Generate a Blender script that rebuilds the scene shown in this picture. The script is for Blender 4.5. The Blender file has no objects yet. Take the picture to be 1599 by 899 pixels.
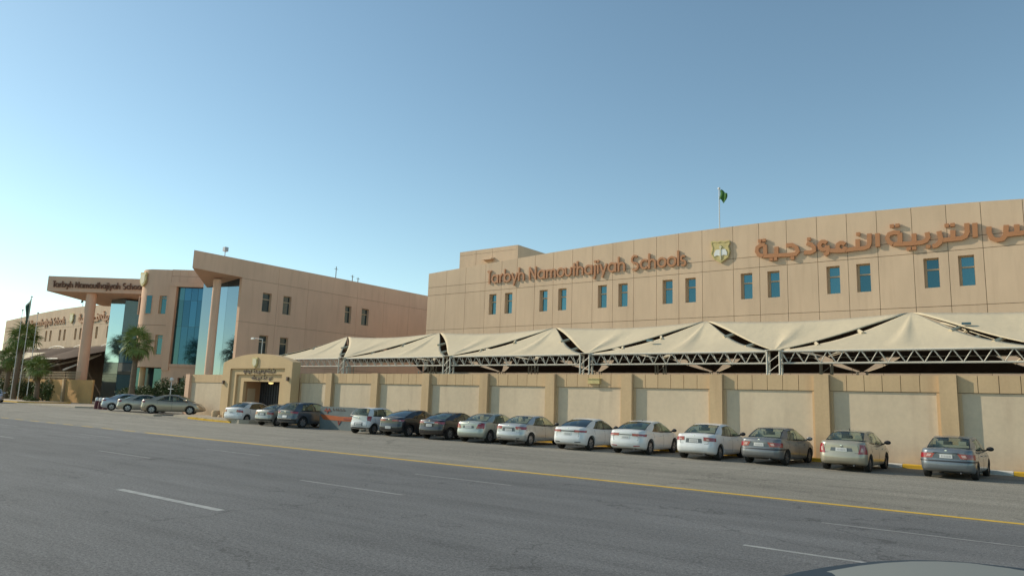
import bpy, bmesh, math, random
from math import sin, cos, pi, radians, sqrt, atan2
from mathutils import Vector, Matrix

# ------------------------------------------------------------------ camera, sky, sun, exposure
SC = bpy.context.scene
COL = SC.collection
cam = bpy.data.cameras.new('camera')
cam.sensor_width = 36.0
cam.lens = 25.3
cam.clip_start = 0.05
cam.clip_end = 5000
camo = bpy.data.objects.new('camera', cam)
COL.objects.link(camo)
YAW, PIT, ROL = radians(-37.41), radians(9.06), radians(1.899)
_f = Vector((sin(YAW)*cos(PIT), cos(YAW)*cos(PIT), sin(PIT)))
_r = Vector((cos(YAW), -sin(YAW), 0))
_u = _r.cross(_f)
_r2 = _r*cos(ROL) + _u*sin(ROL)
_u2 = -_r*sin(ROL) + _u*cos(ROL)
camo.matrix_world = Matrix(((_r2.x, _u2.x, -_f.x, 0), (_r2.y, _u2.y, -_f.y, 0), (_r2.z, _u2.z, -_f.z, 2.3), (0, 0, 0, 1)))
SC.camera = camo

SUN_TO = Vector((-1.75, -0.55, 1.0)).normalized()
world = bpy.data.worlds.new('World')
SC.world = world
world.use_nodes = True
_nt = world.node_tree
_sky = _nt.nodes.new('ShaderNodeTexSky')
_sky.sky_type = 'NISHITA'
_sky.sun_disc = False
_sky.sun_elevation = math.asin(SUN_TO.z)
_sky.sun_rotation = atan2(SUN_TO.x, SUN_TO.y) % (2*pi)
_sky.altitude = 600
_sky.air_density = 1.0
_sky.dust_density = 0.35
_sky.ozone_density = 1.6
_bg = _nt.nodes['Background']
_bg.inputs['Strength'].default_value = 0.15
_hz = _nt.nodes.new('ShaderNodeVectorMath'); _hz.operation = 'MULTIPLY'      # dusty air takes some of the blue out everywhere
_hz.inputs[1].default_value = (1.10, 1.155, .975)
_nt.links.new(_sky.outputs[0], _hz.inputs[0])
_nt.links.new(_hz.outputs[0], _bg.inputs['Color'])
sun = bpy.data.lights.new('sun', 'SUN')
sun.energy = 4.0
sun.angle = radians(0.55)
sun.color = (1.0, 0.90, 0.72)
suno = bpy.data.objects.new('sun', sun)
COL.objects.link(suno)
suno.rotation_euler = (-SUN_TO).to_track_quat('-Z', 'Y').to_euler()
suno.location = (-60, -40, 60)
SC.view_settings.view_transform = 'Standard'
SC.view_settings.look = 'None'
SC.view_settings.exposure = 0.05
SC.view_settings.gamma = 1.0
SC.view_settings.use_curve_mapping = False

rnd = random.Random(7)

# ------------------------------------------------------------------ materials
def nodes(name):
    m = bpy.data.materials.new(name)
    m.use_nodes = True
    nt = m.node_tree
    return m, nt, nt.nodes['Principled BSDF']

def setp(b, color=None, rough=None, metal=None, spec=None, coat=None, coatr=None):
    if color is not None: b.inputs['Base Color'].default_value = (*color, 1)
    if rough is not None: b.inputs['Roughness'].default_value = rough
    if metal is not None: b.inputs['Metallic'].default_value = metal
    if spec is not None: b.inputs['Specular IOR Level'].default_value = spec
    if coat is not None: b.inputs['Coat Weight'].default_value = coat
    if coatr is not None: b.inputs['Coat Roughness'].default_value = coatr

def tint(nt, b, color, parts, bump=None, coords='Object'):
    """base colour = color * product of noise-driven factors; parts = [(scale, lo, hi, detail, stretch)]"""
    tc = nt.nodes.new('ShaderNodeTexCoord')
    cur = None
    for (scale, lo, hi, det, st) in parts:
        mp = nt.nodes.new('ShaderNodeMapping'); mp.inputs['Scale'].default_value = st
        nt.links.new(tc.outputs[coords], mp.inputs[0])
        n = nt.nodes.new('ShaderNodeTexNoise'); n.inputs['Scale'].default_value = scale
        n.inputs['Detail'].default_value = det; n.inputs['Roughness'].default_value = 0.6
        nt.links.new(mp.outputs[0], n.inputs['Vector'])
        mr = nt.nodes.new('ShaderNodeMapRange')
        mr.inputs['From Min'].default_value = 0.3; mr.inputs['From Max'].default_value = 0.7
        mr.inputs['To Min'].default_value = lo; mr.inputs['To Max'].default_value = hi
        nt.links.new(n.outputs['Fac'], mr.inputs['Value'])
        if cur is None: cur = mr.outputs[0]
        else:
            mu = nt.nodes.new('ShaderNodeMath'); mu.operation = 'MULTIPLY'
            nt.links.new(cur, mu.inputs[0]); nt.links.new(mr.outputs[0], mu.inputs[1]); cur = mu.outputs[0]
    vm = nt.nodes.new('ShaderNodeVectorMath'); vm.operation = 'SCALE'
    vm.inputs[0].default_value = color
    nt.links.new(cur, vm.inputs['Scale'])
    nt.links.new(vm.outputs[0], b.inputs['Base Color'])
    if bump:
        n = nt.nodes.new('ShaderNodeTexNoise'); n.inputs['Scale'].default_value = bump[0]
        n.inputs['Detail'].default_value = 4
        nt.links.new(tc.outputs[coords], n.inputs['Vector'])
        bp = nt.nodes.new('ShaderNodeBump'); bp.inputs['Strength'].default_value = bump[1]
        bp.inputs['Distance'].default_value = bump[2]
        nt.links.new(n.outputs['Fac'], bp.inputs['Height']); nt.links.new(bp.outputs[0], b.inputs['Normal'])
    return vm

def rough_mat(name, color, parts=((0.35, .92, 1.06, 4, (1, 1, 1)), (6, .95, 1.04, 5, (1, 1, 1))), bump=(30, .3, .01), rough=.9, coords='Object', spec=.3, piece=0, grime=None):
    m, nt, b = nodes(name)
    setp(b, color, rough, spec=spec)
    vm = tint(nt, b, color, parts, bump, coords)
    if piece:
        oi = nt.nodes.new('ShaderNodeObjectInfo')
        mr = nt.nodes.new('ShaderNodeMapRange'); mr.inputs['To Min'].default_value = 1-piece; mr.inputs['To Max'].default_value = 1+piece
        nt.links.new(oi.outputs['Random'], mr.inputs['Value'])
        v2 = nt.nodes.new('ShaderNodeVectorMath'); v2.operation = 'SCALE'
        nt.links.new(vm.outputs[0], v2.inputs[0]); nt.links.new(mr.outputs[0], v2.inputs['Scale']); vm = v2
    if grime:
        # dust and splash stains: irregular, near the foot of the wall (world height) and in vertical runs
        g = nt.nodes.new('ShaderNodeNewGeometry'); sp = nt.nodes.new('ShaderNodeSeparateXYZ'); nt.links.new(g.outputs['Position'], sp.inputs[0])
        mp = nt.nodes.new('ShaderNodeMapping'); mp.inputs['Scale'].default_value = (1.3, 1.3, .12); nt.links.new(g.outputs['Position'], mp.inputs[0])
        n = nt.nodes.new('ShaderNodeTexNoise'); n.inputs['Scale'].default_value = 1.6; n.inputs['Detail'].default_value = 6; nt.links.new(mp.outputs[0], n.inputs['Vector'])
        a1 = nt.nodes.new('ShaderNodeMapRange'); a1.inputs['From Min'].default_value = .52; a1.inputs['From Max'].default_value = .75; a1.inputs['To Max'].default_value = grime[1]; nt.links.new(n.outputs['Fac'], a1.inputs['Value'])
        a2 = nt.nodes.new('ShaderNodeMapRange'); a2.inputs['From Min'].default_value = grime[0]; a2.inputs['From Max'].default_value = 0.1; a2.inputs['To Max'].default_value = grime[2]; nt.links.new(sp.outputs['Z'], a2.inputs['Value'])
        mu = nt.nodes.new('ShaderNodeMath'); mu.operation = 'MULTIPLY'; nt.links.new(a2.outputs[0], mu.inputs[0]); nt.links.new(n.outputs['Fac'], mu.inputs[1])
        ad = nt.nodes.new('ShaderNodeMath'); ad.operation = 'ADD'; ad.use_clamp = True; nt.links.new(a1.outputs[0], ad.inputs[0]); nt.links.new(mu.outputs[0], ad.inputs[1])
        mx = nt.nodes.new('ShaderNodeMix'); mx.data_type = 'RGBA'; nt.links.new(ad.outputs[0], mx.inputs[0]); nt.links.new(vm.outputs[0], mx.inputs[6])
        mx.inputs[7].default_value = (color[0]*.62, color[1]*.56, color[2]*.55, 1); nt.links.new(mx.outputs[2], b.inputs['Base Color'])
    elif piece: nt.links.new(vm.outputs[0], b.inputs['Base Color'])
    return m

def plain(name, color, rough=.6, metal=0., spec=.5, coat=None):
    m, nt, b = nodes(name); setp(b, color, rough, metal, spec, coat, .05 if coat else None); return m

ONE = (1, 1, 1)
M = {}
M['panel'] = rough_mat('precast_panel', (.655, .485, .335), ((.12, .93, 1.05, 4, ONE), (.7, .95, 1.05, 4, (1, 1, .3)), (14, .97, 1.03, 3, ONE)), (60, .25, .01), .92, piece=.025, grime=(.5, .22, 0))
M['panel_b'] = rough_mat('painted_render', (.77, .50, .345), ((.12, .93, 1.05, 4, ONE), (.7, .96, 1.04, 4, (1, 1, .3)), (14, .97, 1.03, 3, ONE)), (40, .25, .01), .92, piece=.02, grime=(.5, .2, 0))
M['joint'] = plain('joint_shadow_gap', (.16, .105, .065), .95)
M['beige'] = rough_mat('fence_pillar_render', (.61, .43, .25), ((.5, .9, 1.07, 4, (1, 1, .5)), (9, .95, 1.04, 4, ONE)), (40, .3, .01), .92, piece=.03, grime=(1.2, .35, .7))
M['stucco'] = rough_mat('grey_stucco', (.67, .535, .38), ((.4, .92, 1.05, 5, (1, 1, .6)), (5, .95, 1.04, 5, ONE)), (50, .4, .012), .95, piece=.02, grime=(1.1, .3, .6))
M['gate'] = rough_mat('gate_render', (.61, .435, .245), ((.4, .92, 1.06, 4, ONE), (8, .96, 1.03, 4, ONE)), (40, .3, .01), .92)
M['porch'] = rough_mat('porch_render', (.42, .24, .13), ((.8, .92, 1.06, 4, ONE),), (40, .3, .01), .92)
M['fabric'] = rough_mat('shade_fabric', (.61, .505, .345), ((.25, .93, 1.05, 4, ONE), (3, .96, 1.03, 5, (1, 3, 1))), (150, .15, .004), .85)
M['steel'] = plain('cream_painted_steel', (.66, .60, .50), .5, 0, .4)
M['white_steel'] = plain('white_painted_steel', (.62, .62, .6), .4)
M['letter'] = plain('copper_letter', (.45, .20, .085), .45, 0, .5)
M['gold'] = rough_mat('emblem_gold', (.60, .49, .22), ((3, .8, 1.1, 4, ONE),), (20, .3, .01), .5)
M['emwhite'] = plain('emblem_white', (.75, .75, .72), .5)
M['emblue'] = plain('emblem_blue', (.1, .25, .5), .5)
M['pale'] = plain('emblem_pale', (.62, .56, .38), .5)
M['frame'] = rough_mat('window_frame_paint', (.52, .40, .26), ((3, .95, 1.04, 3, ONE),), None, .6)
M['darkmetal'] = plain('dark_bronze_metal', (.03, .03, .035), .45)
M['black'] = plain('black_plastic', (.018, .018, .02), .5)
M['rubber'] = rough_mat('tyre_rubber', (.022, .021, .02), ((5, .8, 1.5, 3, ONE),), None, .85)
M['rim'] = plain('alloy_rim', (.42, .42, .43), .35, .8)
M['rimdark'] = plain('steel_rim', (.16, .16, .165), .45, .6)
M['interior'] = plain('car_interior_grey', (.22, .21, .19), .9)
M['seat'] = plain('car_seat_beige', (.42, .39, .33), .9)
M['seatdark'] = plain('car_seat_dark', (.05, .05, .052), .9)
M['plate'] = plain('number_plate_white', (.62, .62, .60), .45)
M['platemark'] = plain('plate_print', (.36, .36, .36), .5)
M['chrome'] = plain('chrome', (.7, .7, .7), .12, 1.)
M['red'] = plain('tail_lamp_red', (.30, .010, .016), .18, 0, .6, .8)
M['clear'] = plain('tail_lamp_clear', (.50, .30, .28), .15, 0, .6, .8)
M['amber'] = plain('tail_lamp_amber', (.45, .16, .05), .15, 0, .6, .8)
M['yellowpaint'] = rough_mat('yellow_road_paint', (.70, .44, .045), ((3, .82, 1.08, 5, ONE), (40, .85, 1.05, 3, ONE)), None, .8)
M['whitepaint'] = rough_mat('white_road_paint', (.42, .42, .40), ((4, .65, 1.1, 5, ONE), (45, .75, 1.05, 3, ONE)), None, .8)
M['fadedpaint'] = rough_mat('faded_road_paint', (.31, .305, .295), ((3, .7, 1.1, 6, ONE), (45, .8, 1.05, 3, ONE)), None, .85)
M['kyellow'] = rough_mat('yellow_kerb_paint', (.70, .42, .04), ((3, .75, 1.05, 5, ONE),), (30, .3, .01), .8)
M['kwhite'] = rough_mat('white_kerb_paint', (.62, .60, .55), ((3, .75, 1.05, 5, ONE),), (30, .3, .01), .8)
M['kplain'] = rough_mat('concrete_kerb', (.42, .37, .29), ((2, .85, 1.05, 5, ONE),), (30, .3, .01), .9)
M['paving'] = rough_mat('beige_paving', (.40, .33, .25), ((1, .9, 1.05, 5, ONE), (8, .92, 1.05, 4, ONE)), (30, .3, .01), .9)
M['flag'] = plain('green_flag_cloth', (.02, .13, .04), .85)
M['flagroof'] = plain('bright_green_flag_cloth', (.045, .14, .03), .85)
M['flagdark'] = plain('dark_green_flag_cloth', (.015, .06, .035), .85)
M['flagwhite'] = plain('flag_white_mark', (.6, .6, .58), .8)
M['skylight'] = plain('grey_tank', (.45, .47, .5), .5)
M['orange'] = rough_mat('orange_stripe', (.46, .12, .04), ((2, .8, 1.05, 4, ONE),), None, .6)
M['boardgrey'] = rough_mat('grey_board', (.15, .175, .175), ((1.5, .8, 1.1, 4, ONE),), None, .6)
M['maroon'] = plain('maroon_plastic', (.10, .012, .02), .5)
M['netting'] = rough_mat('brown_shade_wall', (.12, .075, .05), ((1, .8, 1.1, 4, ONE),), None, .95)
M['ochre'] = rough_mat('ochre_wall', (.60, .35, .14), ((.5, .9, 1.05, 4, ONE),), (30, .3, .01), .95)

def glassy(name, color, rough=.06, metal=.75):
    m, nt, b = nodes(name)
    setp(b, color, rough, metal, .6)
    oi = nt.nodes.new('ShaderNodeObjectInfo'); mr = nt.nodes.new('ShaderNodeMapRange'); mr.inputs['To Min'].default_value = .78; mr.inputs['To Max'].default_value = 1.2
    nt.links.new(oi.outputs['Random'], mr.inputs['Value'])
    sv = nt.nodes.new('ShaderNodeVectorMath'); sv.operation = 'SCALE'; sv.inputs[0].default_value = color
    nt.links.new(mr.outputs[0], sv.inputs['Scale']); nt.links.new(sv.outputs[0], b.inputs['Base Color'])
    tc = nt.nodes.new('ShaderNodeTexCoord')
    n = nt.nodes.new('ShaderNodeTexNoise'); n.inputs['Scale'].default_value = .35; n.inputs['Detail'].default_value = 2
    nt.links.new(tc.outputs['Object'], n.inputs['Vector'])
    bp = nt.nodes.new('ShaderNodeBump'); bp.inputs['Strength'].default_value = .12; bp.inputs['Distance'].default_value = .05
    nt.links.new(n.outputs['Fac'], bp.inputs['Height']); nt.links.new(bp.outputs[0], b.inputs['Normal'])
    return m
M['glass'] = glassy('teal_mirror_glass', (.08, .185, .215))
M['glass_light'] = glassy('blue_mirror_glass', (.125, .20, .26), .05, .9)
M['glass_pale'] = glassy('pale_blue_mirror_glass', (.20, .31, .37), .05, .9)
M['glass_dark'] = glassy('dark_teal_mirror_glass', (.06, .17, .26), .06, .75)
M['glass_grey'] = glassy('grey_window_glass', (.07, .11, .13), .1, .6)

def car_glass(name, trans, refl=.10):
    m = bpy.data.materials.new(name); m.use_nodes = True
    nt = m.node_tree; nt.nodes.clear()
    out = nt.nodes.new('ShaderNodeOutputMaterial')
    t = nt.nodes.new('ShaderNodeBsdfTransparent'); t.inputs[0].default_value = (*trans, 1)
    g = nt.nodes.new('ShaderNodeBsdfGlossy'); g.inputs['Roughness'].default_value = .04
    g.inputs['Color'].default_value = (.9, .95, .95, 1)
    lw_ = nt.nodes.new('ShaderNodeLayerWeight'); lw_.inputs[0].default_value = .5
    pw_ = nt.nodes.new('ShaderNodeMath'); pw_.operation = 'POWER'; pw_.inputs[1].default_value = 4
    mx = nt.nodes.new('ShaderNodeMixShader')
    ad = nt.nodes.new('ShaderNodeMath'); ad.operation = 'MULTIPLY_ADD'; ad.inputs[1].default_value = .7; ad.inputs[2].default_value = refl; ad.use_clamp = True
    nt.links.new(lw_.outputs['Facing'], pw_.inputs[0]); nt.links.new(pw_.outputs[0], ad.inputs[0]); nt.links.new(ad.outputs[0], mx.inputs[0])
    nt.links.new(t.outputs[0], mx.inputs[1]); nt.links.new(g.outputs[0], mx.inputs[2]); nt.links.new(mx.outputs[0], out.inputs[0])
    return m
M['cglass'] = car_glass('car_window_glass', (.74, .80, .72), .05)
M['ctint'] = car_glass('car_tinted_glass', (.13, .15, .14), .12)
M['cmid'] = car_glass('car_greenish_glass', (.42, .52, .45), .07)

def carpaint(name, color, metal=.5, rough=.35):
    m, nt, b = nodes(name)
    setp(b, color, rough, metal, .5, .9, .06)
    tint(nt, b, color, ((1.2, .93, 1.05, 3, ONE), (8, .96, 1.03, 4, ONE)))
    # dust makes the clear coat a little duller towards patches
    return m

# asphalt, two ages side by side (the seam follows the yellow line)
def asphalt():
    m, nt, b = nodes('asphalt')
    setp(b, (.2, .2, .2), .88, spec=.35)
    g = nt.nodes.new('ShaderNodeNewGeometry')
    sep = nt.nodes.new('ShaderNodeSeparateXYZ'); nt.links.new(g.outputs['Position'], sep.inputs[0])
    def noise(scale, det, st, rough=.6):
        mp = nt.nodes.new('ShaderNodeMapping'); mp.inputs['Scale'].default_value = st
        nt.links.new(g.outputs['Position'], mp.inputs[0])
        n = nt.nodes.new('ShaderNodeTexNoise'); n.inputs['Scale'].default_value = scale
        n.inputs['Detail'].default_value = det; n.inputs['Roughness'].default_value = rough
        nt.links.new(mp.outputs[0], n.inputs['Vector']); return n.outputs['Fac']
    def rng(src, a, b_, lo, hi):
        mr = nt.nodes.new('ShaderNodeMapRange')
        for k, v in zip(('From Min', 'From Max', 'To Min', 'To Max'), (a, b_, lo, hi)): mr.inputs[k].default_value = v
        nt.links.new(src, mr.inputs['Value']); return mr.outputs[0]
    def math2(op, a, b_):
        mu = nt.nodes.new('ShaderNodeMath'); mu.operation = op
        for i, s in enumerate((a, b_)):
            if isinstance(s, (int, float)): mu.inputs[i].default_value = s
            else: nt.links.new(s, mu.inputs[i])
        return mu.outputs[0]
    wob = math2('ADD', sep.outputs['Y'], rng(noise(.25, 3, ONE), 0, 1, -.5, .5))
    park = rng(wob, 19.6, 20.6, 0, 1)          # 1 beyond the yellow line
    mix = nt.nodes.new('ShaderNodeMix'); mix.data_type = 'RGBA'
    mix.inputs[6].default_value = (.134, .133, .132, 1)
    mix.inputs[7].default_value = (.225, .205, .168, 1)
    nt.links.new(park, mix.inputs[0])
    # wheel tracks polished along each lane (real wear, runs along X)
    w = math2('SINE', math2('MULTIPLY', math2('SUBTRACT', sep.outputs['Y'], 8.4), 2*pi/2.05), 0)
    wear = rng(math2('MULTIPLY', w, rng(noise(.15, 3, (.2, 1, 1)), .35, .65, .2, 1)), -1, 1, 1.05, .94)
    big = rng(noise(.09, 5, (.35, 1.4, 1)), .3, .7, .76, 1.22)
    mid = rng(noise(.8, 7, (.25, 1.6, 1), .75), .3, .7, .82, 1.18)
    fine = rng(noise(16, 3, ONE, .8), .3, .7, .60, 1.44)
    grit = rng(noise(38, 2, ONE, .8), .32, .68, .58, 1.5)
    # old seam and tar streaks along the road
    seam = rng(noise(.5, 3, (.03, 3.2, 1)), .60, .72, 1, .82)
    # worn dark stains and hairline cracks
    stain = rng(noise(.33, 6, (.6, 1.2, 1), .7), .60, .74, 1, .72)
    mp = nt.nodes.new('ShaderNodeMapping'); mp.inputs['Scale'].default_value = (.12, .22, 1)
    dn = nt.nodes.new('ShaderNodeTexNoise'); dn.inputs['Scale'].default_value = 1.4; dn.inputs['Detail'].default_value = 5
    nt.links.new(g.outputs['Position'], dn.inputs['Vector'])
    av = nt.nodes.new('ShaderNodeVectorMath'); av.operation = 'MULTIPLY_ADD'; av.inputs[1].default_value = (2.2, 2.2, 0)
    nt.links.new(dn.outputs['Color'], av.inputs[0]); nt.links.new(g.outputs['Position'], av.inputs[2])
    nt.links.new(av.outputs[0], mp.inputs[0])
    vo = nt.nodes.new('ShaderNodeTexVoronoi'); vo.feature = 'DISTANCE_TO_EDGE'; vo.inputs['Scale'].default_value = 1.0
    nt.links.new(mp.outputs[0], vo.inputs['Vector'])
    crack = rng(vo.outputs['Distance'], .0, .007, .62, 1)
    seam = math2('MULTIPLY', seam, math2('MULTIPLY', stain, crack))
    s = math2('MULTIPLY', big, math2('MULTIPLY', mid, math2('MULTIPLY', fine, math2('MULTIPLY', grit, math2('MULTIPLY', wear, seam)))))
    vm = nt.nodes.new('ShaderNodeVectorMath'); vm.operation = 'SCALE'
    nt.links.new(mix.outputs[2], vm.inputs[0]); nt.links.new(s, vm.inputs['Scale'])
    nt.links.new(vm.outputs[0], b.inputs['Base Color'])
    bp = nt.nodes.new('ShaderNodeBump'); bp.inputs['Strength'].default_value = .7; bp.inputs['Distance'].default_value = .012
    nt.links.new(noise(60, 3, ONE, .8), bp.inputs['Height']); nt.links.new(bp.outputs[0], b.inputs['Normal'])
    return m
M['asphalt'] = asphalt()

def leafmat(name, c1, c2):
    m, nt, b = nodes(name)
    setp(b, c1, .65, spec=.3)
    g = nt.nodes.new('ShaderNodeTexCoord')
    n = nt.nodes.new('ShaderNodeTexNoise'); n.inputs['Scale'].default_value = 1.1; n.inputs['Detail'].default_value = 3
    nt.links.new(g.outputs['Object'], n.inputs['Vector'])
    mr = nt.nodes.new('ShaderNodeMapRange'); mr.inputs['From Min'].default_value = .35; mr.inputs['From Max'].default_value = .65
    nt.links.new(n.outputs['Fac'], mr.inputs['Value'])
    mx = nt.nodes.new('ShaderNodeMix'); mx.data_type = 'RGBA'
    mx.inputs[6].default_value = (*c1, 1); mx.inputs[7].default_value = (*c2, 1)
    nt.links.new(mr.outputs[0], mx.inputs[0]); nt.links.new(mx.outputs[2], b.inputs['Base Color'])
    return m
M['palm'] = leafmat('palm_leaf', (.13, .19, .045), (.25, .30, .09))
M['palmdry'] = leafmat('dry_palm_leaf', (.14, .10, .05), (.20, .15, .07))
M['bush'] = leafmat('bush_leaf', (.045, .065, .022), (.09, .12, .04))
M['bushgreen'] = leafmat('green_bush_leaf', (.045, .08, .02), (.10, .13, .04))
M['bark'] = rough_mat('palm_bark', (.19, .14, .095), ((3, .7, 1.15, 5, (1, 1, 4)),), (14, .8, .05), .95)

# ------------------------------------------------------------------ mesh helpers
ROOTS = {}
def tag(o, label=None, cat=None, group=None, kind=None):
    if label: o['label'] = label
    if cat: o['category'] = cat
    if group: o['group'] = group
    if kind: o['kind'] = kind
    return o

def thing(name, loc, label, cat, group=None, rz=0.):
    o = bpy.data.objects.new(name, None)
    o.empty_display_size = .3
    COL.objects.link(o)
    o.location = loc; o.rotation_euler = (0, 0, rz)
    ROOTS[o.name] = Matrix.Translation(loc) @ Matrix.Rotation(rz, 4, 'Z')
    return tag(o, label, cat, group)

def rootmat(o):
    while o.parent: o = o.parent
    return ROOTS.get(o.name, Matrix.Identity(4))

class MB:
    def __init__(s): s.v = []; s.f = []; s.m = []; s.cm = 0
    def add(s, vs, fs):
        b = len(s.v); s.v += [tuple(v) for v in vs]
        s.f += [tuple(i+b for i in f) for f in fs]; s.m += [s.cm]*len(fs)
        return s
    def box(s, x0, x1, y0, y1, z0, z1):
        vs = [(x, y, z) for z in (z0, z1) for y in (y0, y1) for x in (x0, x1)]
        return s.add(vs, [(0, 2, 3, 1), (4, 5, 7, 6), (0, 1, 5, 4), (2, 6, 7, 3), (0, 4, 6, 2), (1, 3, 7, 5)])
    def prism(s, poly, a, b, axis='y'):
        """extrude a 2-D polygon between a and b. axis y: poly=(x,z); axis z: poly=(x,y); axis x: poly=(y,z)"""
        n = len(poly)
        def P(p, t):
            return (p[0], t, p[1]) if axis == 'y' else (p[0], p[1], t) if axis == 'z' else (t, p[0], p[1])
        vs = [P(p, a) for p in poly] + [P(p, b) for p in poly]
        fs = [tuple(range(n)), tuple(range(2*n-1, n-1, -1))] + [(i, i+n, (i+1) % n + n, (i+1) % n) for i in range(n)]
        return s.add(vs, fs)
    def tube(s, p, q, r0, r1=None, n=8, caps=True):
        r1 = r0 if r1 is None else r1
        p, q = Vector(p), Vector(q); d = (q-p)
        if d.length < 1e-6: return s
        d.normalize(); a = d.orthogonal().normalized(); b = d.cross(a)
        vs = [p + (a*cos(2*pi*i/n)+b*sin(2*pi*i/n))*r0 for i in range(n)] + [q + (a*cos(2*pi*i/n)+b*sin(2*pi*i/n))*r1 for i in range(n)]
        fs = [(i, (i+1) % n, (i+1) % n+n, i+n) for i in range(n)]
        if caps: fs += [tuple(range(n-1, -1, -1)), tuple(range(n, 2*n))]
        return s.add(vs, fs)
    def lathe(s, prof, c=(0, 0, 0), axis='z', n=16):
        vs = []
        for (r, t) in prof:
            for i in range(n):
                a = 2*pi*i/n
                if axis == 'z': vs.append((c[0]+r*cos(a), c[1]+r*sin(a), c[2]+t))
                else: vs.append((c[0]+r*cos(a), c[1]+t, c[2]+r*sin(a)))
        fs = []
        for j in range(len(prof)-1):
            for i in range(n):
                fs.append((j*n+i, j*n+(i+1) % n, (j+1)*n+(i+1) % n, (j+1)*n+i))
        return s.add(vs, fs)
    def grid(s, P, nu, nv):
        """P(i/nu, j/nv) -> point"""
        vs = [P(i/nu, j/nv) for j in range(nv+1) for i in range(nu+1)]
        fs = [(j*(nu+1)+i, j*(nu+1)+i+1, (j+1)*(nu+1)+i+1, (j+1)*(nu+1)+i) for j in range(nv) for i in range(nu)]
        return s.add(vs, fs)
    def build(s, name, mat, parent=None, smooth=False, world=False, merge=False, normals=True):
        me = bpy.data.meshes.new(name)
        vs = s.v
        if world and parent is not None:
            inv = rootmat(parent).inverted()
            vs = [tuple(inv @ Vector(v)) for v in vs]
        me.from_pydata(vs, [], s.f)
        mats = mat if isinstance(mat, (list, tuple)) else [mat]
        for m_ in mats: me.materials.append(m_)
        for p, mi in zip(me.polygons, s.m): p.material_index = min(mi, len(mats)-1)
        bm = bmesh.new(); bm.from_mesh(me)
        if merge: bmesh.ops.remove_doubles(bm, verts=bm.verts, dist=1e-4)
        if normals: bmesh.ops.recalc_face_normals(bm, faces=bm.faces)
        bm.to_mesh(me); bm.free()
        if smooth:
            me.polygons.foreach_set('use_smooth', [True]*len(me.polygons))
            me.set_sharp_from_angle(angle=radians(38))
        o = bpy.data.objects.new(name, me); COL.objects.link(o)
        if parent is not None: o.parent = parent
        return o

def copyobj(o, parent=None, loc=None):
    c = o.copy(); COL.objects.link(c)
    if parent is not None: c.parent = parent
    if loc is not None: c.location = loc
    return c

def structure(o): o['kind'] = 'structure'; return o

def lerp(a, b, t): return a+(b-a)*t
def interp(pts, x):
    if x <= pts[0][0]: return pts[0][1]
    for (a, b), (c, d) in zip(pts, pts[1:]):
        if x <= c: return b+(d-b)*(x-a)/(c-a)
    return pts[-1][1]
def smoothstep(t): t = max(0, min(1, t)); return t*t*(3-2*t)

# ------------------------------------------------------------------ ground
def gz(x, y):
    """the parking strip rises gently towards the wall, more so to the left"""
    g = lerp(.26, .06, smoothstep((x+64)/12.))
    return g*smoothstep((y-21.5)/10.)

mb = MB()
xs = [-1500, -900, -500, -300, -220]+[-200+5*i for i in range(49)]+[60, 90, 150, 300, 700, 1500]
ys = [-900, -400, -150, -60, -30, -10, 0, 10, 20, 21.5]+[21.5+1.25*i for i in range(1, 9)]+[33, 36, 40, 50, 65, 80, 120, 200, 400, 900, 2000]
vs = [(x, y, gz(x, y)) for y in ys for x in xs]
nx = len(xs)
fs = [(j*nx+i, j*nx+i+1, (j+1)*nx+i+1, (j+1)*nx+i) for j in range(len(ys)-1) for i in range(nx-1)]
mb.add(vs, fs)
structure(mb.build('ground', M['asphalt'], smooth=True))

def strip(x0, x1, y, w, mat, name, z=.004):
    mb = MB(); n = max(1, int((x1-x0)/5))
    for i in range(n):
        a, b = lerp(x0, x1, i/n), lerp(x0, x1, (i+1)/n)
        mb.add([(a, y-w/2, z), (b, y-w/2, z), (b, y+w/2, z), (a, y+w/2, z)], [(0, 1, 2, 3)])
    return structure(mb.build(name, mat, merge=True))
strip(-40.9, 120, 20.3, .25, M['yellowpaint'], 'yellow_edge_line')
for i in range(24):
    strip(-43.5-2.72*i, -42.1-2.72*i+.05*(i % 3), 20.3, .17, M['yellowpaint'], 'yellow_road_dash')
for k in range(-9, 8):
    strip(-17.8+12.3*k, -13.5+12.3*k, 8.38, .19, M['whitepaint'], 'white_lane_dash')
    strip(-17.0+12.4*k, -13.0+12.4*k, 12.88, .12, M['whitepaint'] if k == 1 else M['fadedpaint'], 'white_lane_dash')
    strip(-16.4+12.1*k, -12.6+12.1*k, 16.75, .11, M['fadedpaint'], 'faded_lane_dash')

# ------------------------------------------------------------------ kerb and boundary wall
KY = 36.0
def kerb_run(x0, x1, y, pattern, seg=1.0, dy=.38, h=.17):
    n = int(round((x1-x0)/seg))
    root = thing('kerb', (x0, y, gz(x0, y)), None, None)
    structure(root)
    for i in range(n):
        a, b = x0+i*seg, x0+(i+1)*seg
        z = gz((a+b)/2, y)
        mb = MB(); c = .03
        prof = [(y, z-.1), (y, z+h-c), (y+c, z+h), (y+dy, z+h), (y+dy, z-.1)]
        mb.prism(prof, a+.008, b-.008, 'x')
        mb.build('kerb_stone', pattern((a+b)/2), root, world=True)
def kpat(x):
    q = (x+7.4) % 4.0
    return M['kwhite'] if q < 2.0 else M['kyellow']
kerb_run(-48.8, 16.2, KY, kpat)

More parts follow.
